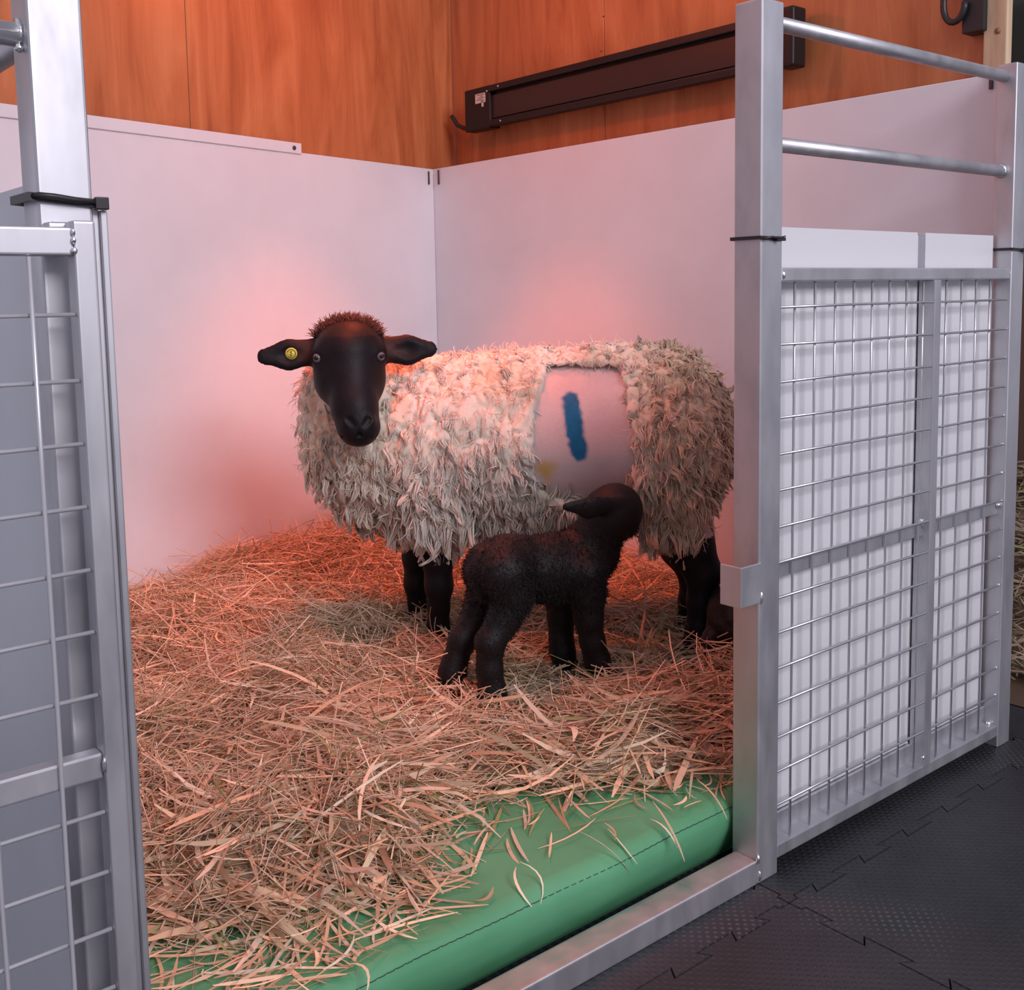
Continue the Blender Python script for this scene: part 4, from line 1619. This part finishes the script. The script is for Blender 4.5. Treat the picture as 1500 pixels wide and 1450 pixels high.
    o = link('poll_wool', npmesh('poll_wool', *(lambda v, q, c: (ew2w(v), q, c))(*locks(P, NN, D, r.uniform(.008, .026, n) * np.where(np.sin(a) > 0, 1 - .6 * rr, 1.0), r.uniform(.0008, .0018, n), c, 3, r, .004, .4))),
             M['wool'], root)
    o['kind'] = 'stuff'


# ------------------------------------------------------------------ the lambs
LYC = 1.885


LA = math.radians(13)
LN = np.array([math.sin(LA), math.cos(LA), 0])          # lamb's side normal, away from the viewer


def lb(px, py, dy=0.0):
    return onplane(px, py, np.array([1.42, LYC, 0]) + LN * dy, LN)


def lamb_curls(root, V, Q, hc):
    """short tight curls of the newborn coat"""
    r = np.random.default_rng(3)
    N = vnormals(V, Q)
    z = V[Q[:, 0]]
    wq = .25 + .75 * sstep(.34, .42, z[:, 2])
    if hc is not None:
        wq = wq * np.where(z[:, 0] > hc[0] - .05, .35, 1.0)
    P, fi = sample_faces(V, Q, 15000, r, wq)
    if hc is not None:
        P, fi = P[P[:, 2] < hc[2] - .045], fi[P[:, 2] < hc[2] - .045]
    NN = N[Q[fi, 0]]
    n = len(P)
    D = np.array([0, 0, -1.0]) * .8 + r.normal(0, .55, (n, 3)) + NN * .25
    sc = np.where(P[:, 2] > .38, 1.0, .6)
    c = np.array([.0090, .0082, .0095]) * r.uniform(.5, 1.9, (n, 1))
    v, q, c = locks(P, NN, D, r.uniform(.005, .010, n) * sc, r.uniform(.0007, .0014, n), c, 3, r, .002, .30)
    link('curly_coat', npmesh('curly_coat', v, q, c), M['lamb'], root)['kind'] = 'stuff'


def make_lamb():
    root = empty('lamb', (1.58, LYC, .17))
    tag(root, 'small black lamb standing and suckling under the ewe', 'lamb')
    f = Field((1.20, 1.62, .13), (2.00, 2.16, .86), .0042)
    nr = -.055
    # trunk
    f.chain([(lb(716, 836), .056), (lb(748, 830), .066), (lb(800, 828), .064), (lb(850, 820), .067), (lb(868, 808), .062)], .03)
    f.ellipsoid(lb(733, 832), (.060, .062, .062), .03)
    f.ellipsoid(lb(815, 836), (.10, .066, .070), .03)
    # neck and head: nose buried at the udder
    f.chain([(lb(866, 800, -.01), .056), (lb(880, 772, -.03), .048), (lb(892, 750, -.045), .046)], .03)
    hc = lb(899, 744, -.05)
    f.ellipsoid(hc, (.058, .056, .054), .03)
    mz = hc + np.array([.085, .045, -.045])
    f.capsule(hc + np.array([.02, .0, -.005]), mz, .048, .030, .03)
    f.capsule(hc + np.array([.01, .0, -.025]), mz + np.array([-.01, 0, -.012]), .042, .024, .03)
    for s in (-1, 1):
        base = hc + np.array([-.02, s * .042, .018])
        tip = lb(829, 742, -.10) if s < 0 else hc + np.array([.02, .12, -.06])
        mid = base * .45 + tip * .55 + np.array([0, 0, -.004])
        f.capsule(base, mid, .016, .026, .012, flat=((.45, 1, .25), 2.0))
        f.capsule(mid, tip, .026, .010, .010, flat=((.45, 1, .25), 2.2))
    # legs
    def leg(pts, dy, k=.022):
        f.chain([(lb(px, py, dy), rr) for px, py, rr in pts], k)
    leg([(738, 838, .058), (750, 875, .042), (738, 908, .033), (718, 940, .030), (717, 980, .0255), (721, 1015, .028), (722, 1040, .026)], nr)
    leg([(718, 838, .054), (712, 872, .040), (697, 905, .032), (677, 938, .0285), (666, 970, .025), (661, 990, .027), (660, 1003, .026)], -nr)
    leg([(858, 840, .050), (861, 872, .037), (862, 905, .030), (868, 940, .0255), (875, 968, .027), (880, 985, .026)], nr)
    leg([(834, 842, .048), (824, 878, .035), (822, 905, .029), (822, 935, .025), (824, 955, .027), (828, 968, .025)], -nr)
    # tail
    f.chain([(lb(703, 815, -.005), .024), (lb(699, 838, -.02), .022), (lb(704, 868, -.03), .015)], .014)
    V, Q = f.mesh()
    V = relax(V, Q, 2, .5)
    N = vnormals(V, Q)
    # tight birth curls on trunk and thighs
    body = sstep(.30, .42, V[:, 2]) * (1 - sstep(hc[0] - .1, hc[0] - .02, V[:, 0]))
    cur = (vnoise(V * np.array([1.5, 1.5, .8]), 65) - .5) * .0022 + (vnoise(V, 130) - .5) * .0020
    V = V + N * (cur * body)[:, None]
    C = np.tile([.0052, .0047, .0054], (len(V), 1)) * (.75 + .6 * vnoise(V, 35))[:, None]
    th = np.exp(-(np.linalg.norm(V - lb(742, 862, -.12), axis=1) / .05)**2)[:, None]
    C = C * (1 + .8 * th)  # lighter spot on the near thigh, a highlight painted into the coat colour
    link('body', npmesh('body', V, Q, C), M['lamb'], root)
    lamb_curls(root, V, Q, hc)
    # hooves tips
    for px, py, dy in ((724, 1042, nr), (661, 1005, -nr), (883, 987, nr), (830, 968, -nr)):
        p = lb(px, py, dy)
        for s in (-1, 1):
            bm = bmesh.new()
            bmesh.ops.create_uvsphere(bm, u_segments=12, v_segments=8, radius=.014)
            for v in bm.verts:
                v.co = Vector((v.co.x * 1.35 + p[0] + .008, v.co.y * .75 + p[1] + s * .011, v.co.z * .95 + p[2] - .006))
            bmobj('hoof', bm, M['black'], root, True)
    return root


def make_lying_lamb():
    """second lamb curled up on the straw, mostly behind the doorway post"""
    o = np.array([2.085, 1.615, .19])
    root = empty('lamb', tuple(o))
    tag(root, 'black lamb lying in the straw, nearly hidden behind the doorway post', 'lamb')
    f = Field(o + np.array([-.30, -.28, -.06]), o + np.array([.42, .30, .48]), .0055)
    ax = np.array([.80, -.60, 0])
    sd = np.array([.60, .80, 0])
    up = np.array([0, 0, 1.0])
    p = lambda a, b, c: o + ax * a + sd * b + up * c
    f.chain([(p(-.04, 0, .125), .085), (p(.06, 0, .125), .092), (p(.18, 0, .115), .082), (p(.25, 0, .13), .066)], .04)
    f.chain([(p(.24, 0, .15), .055), (p(.28, -.01, .24), .045), (p(.29, -.03, .29), .046)], .03)
    f.ellipsoid(p(.29, -.035, .30), (.05, .05, .048), .03)
    f.capsule(p(.29, -.05, .295), p(.30, -.13, .255), .042, .026, .03)
    for s in (-1, 1):
        f.capsule(p(.27, -.03, .32) + ax * 0, p(.27 + s * .09, -.02, .30), .018, .012, .012, flat=((.6, .8, 0), 1.8))
        f.chain([(p(-.01, s * .065, .08), .058), (p(.06, s * .10, .05), .038), (p(-.03, s * .105, .02), .026), (p(-.08, s * .10, .012), .024)], .02)
        f.chain([(p(.20, s * .055, .07), .045), (p(.27, s * .07, .02), .03), (p(.18, s * .08, .012), .024)], .02)
    f.chain([(p(-.10, 0, .11), .022), (p(-.125, -.02, .07), .018), (p(-.13, -.03, .03), .013)], .012)
    V, Q = f.mesh()
    V = relax(V, Q, 2, .5)
    N = vnormals(V, Q)
    V = V + N * ((vnoise(V, 65) - .5) * .005)[:, None]
    C = np.tile([.0155, .0125, .0135], (len(V), 1)) * (.75 + .6 * vnoise(V, 35))[:, None]
    link('body', npmesh('body', V, Q, C), M['lamb'], root)


make_ewe()
make_lamb()
make_lying_lamb()
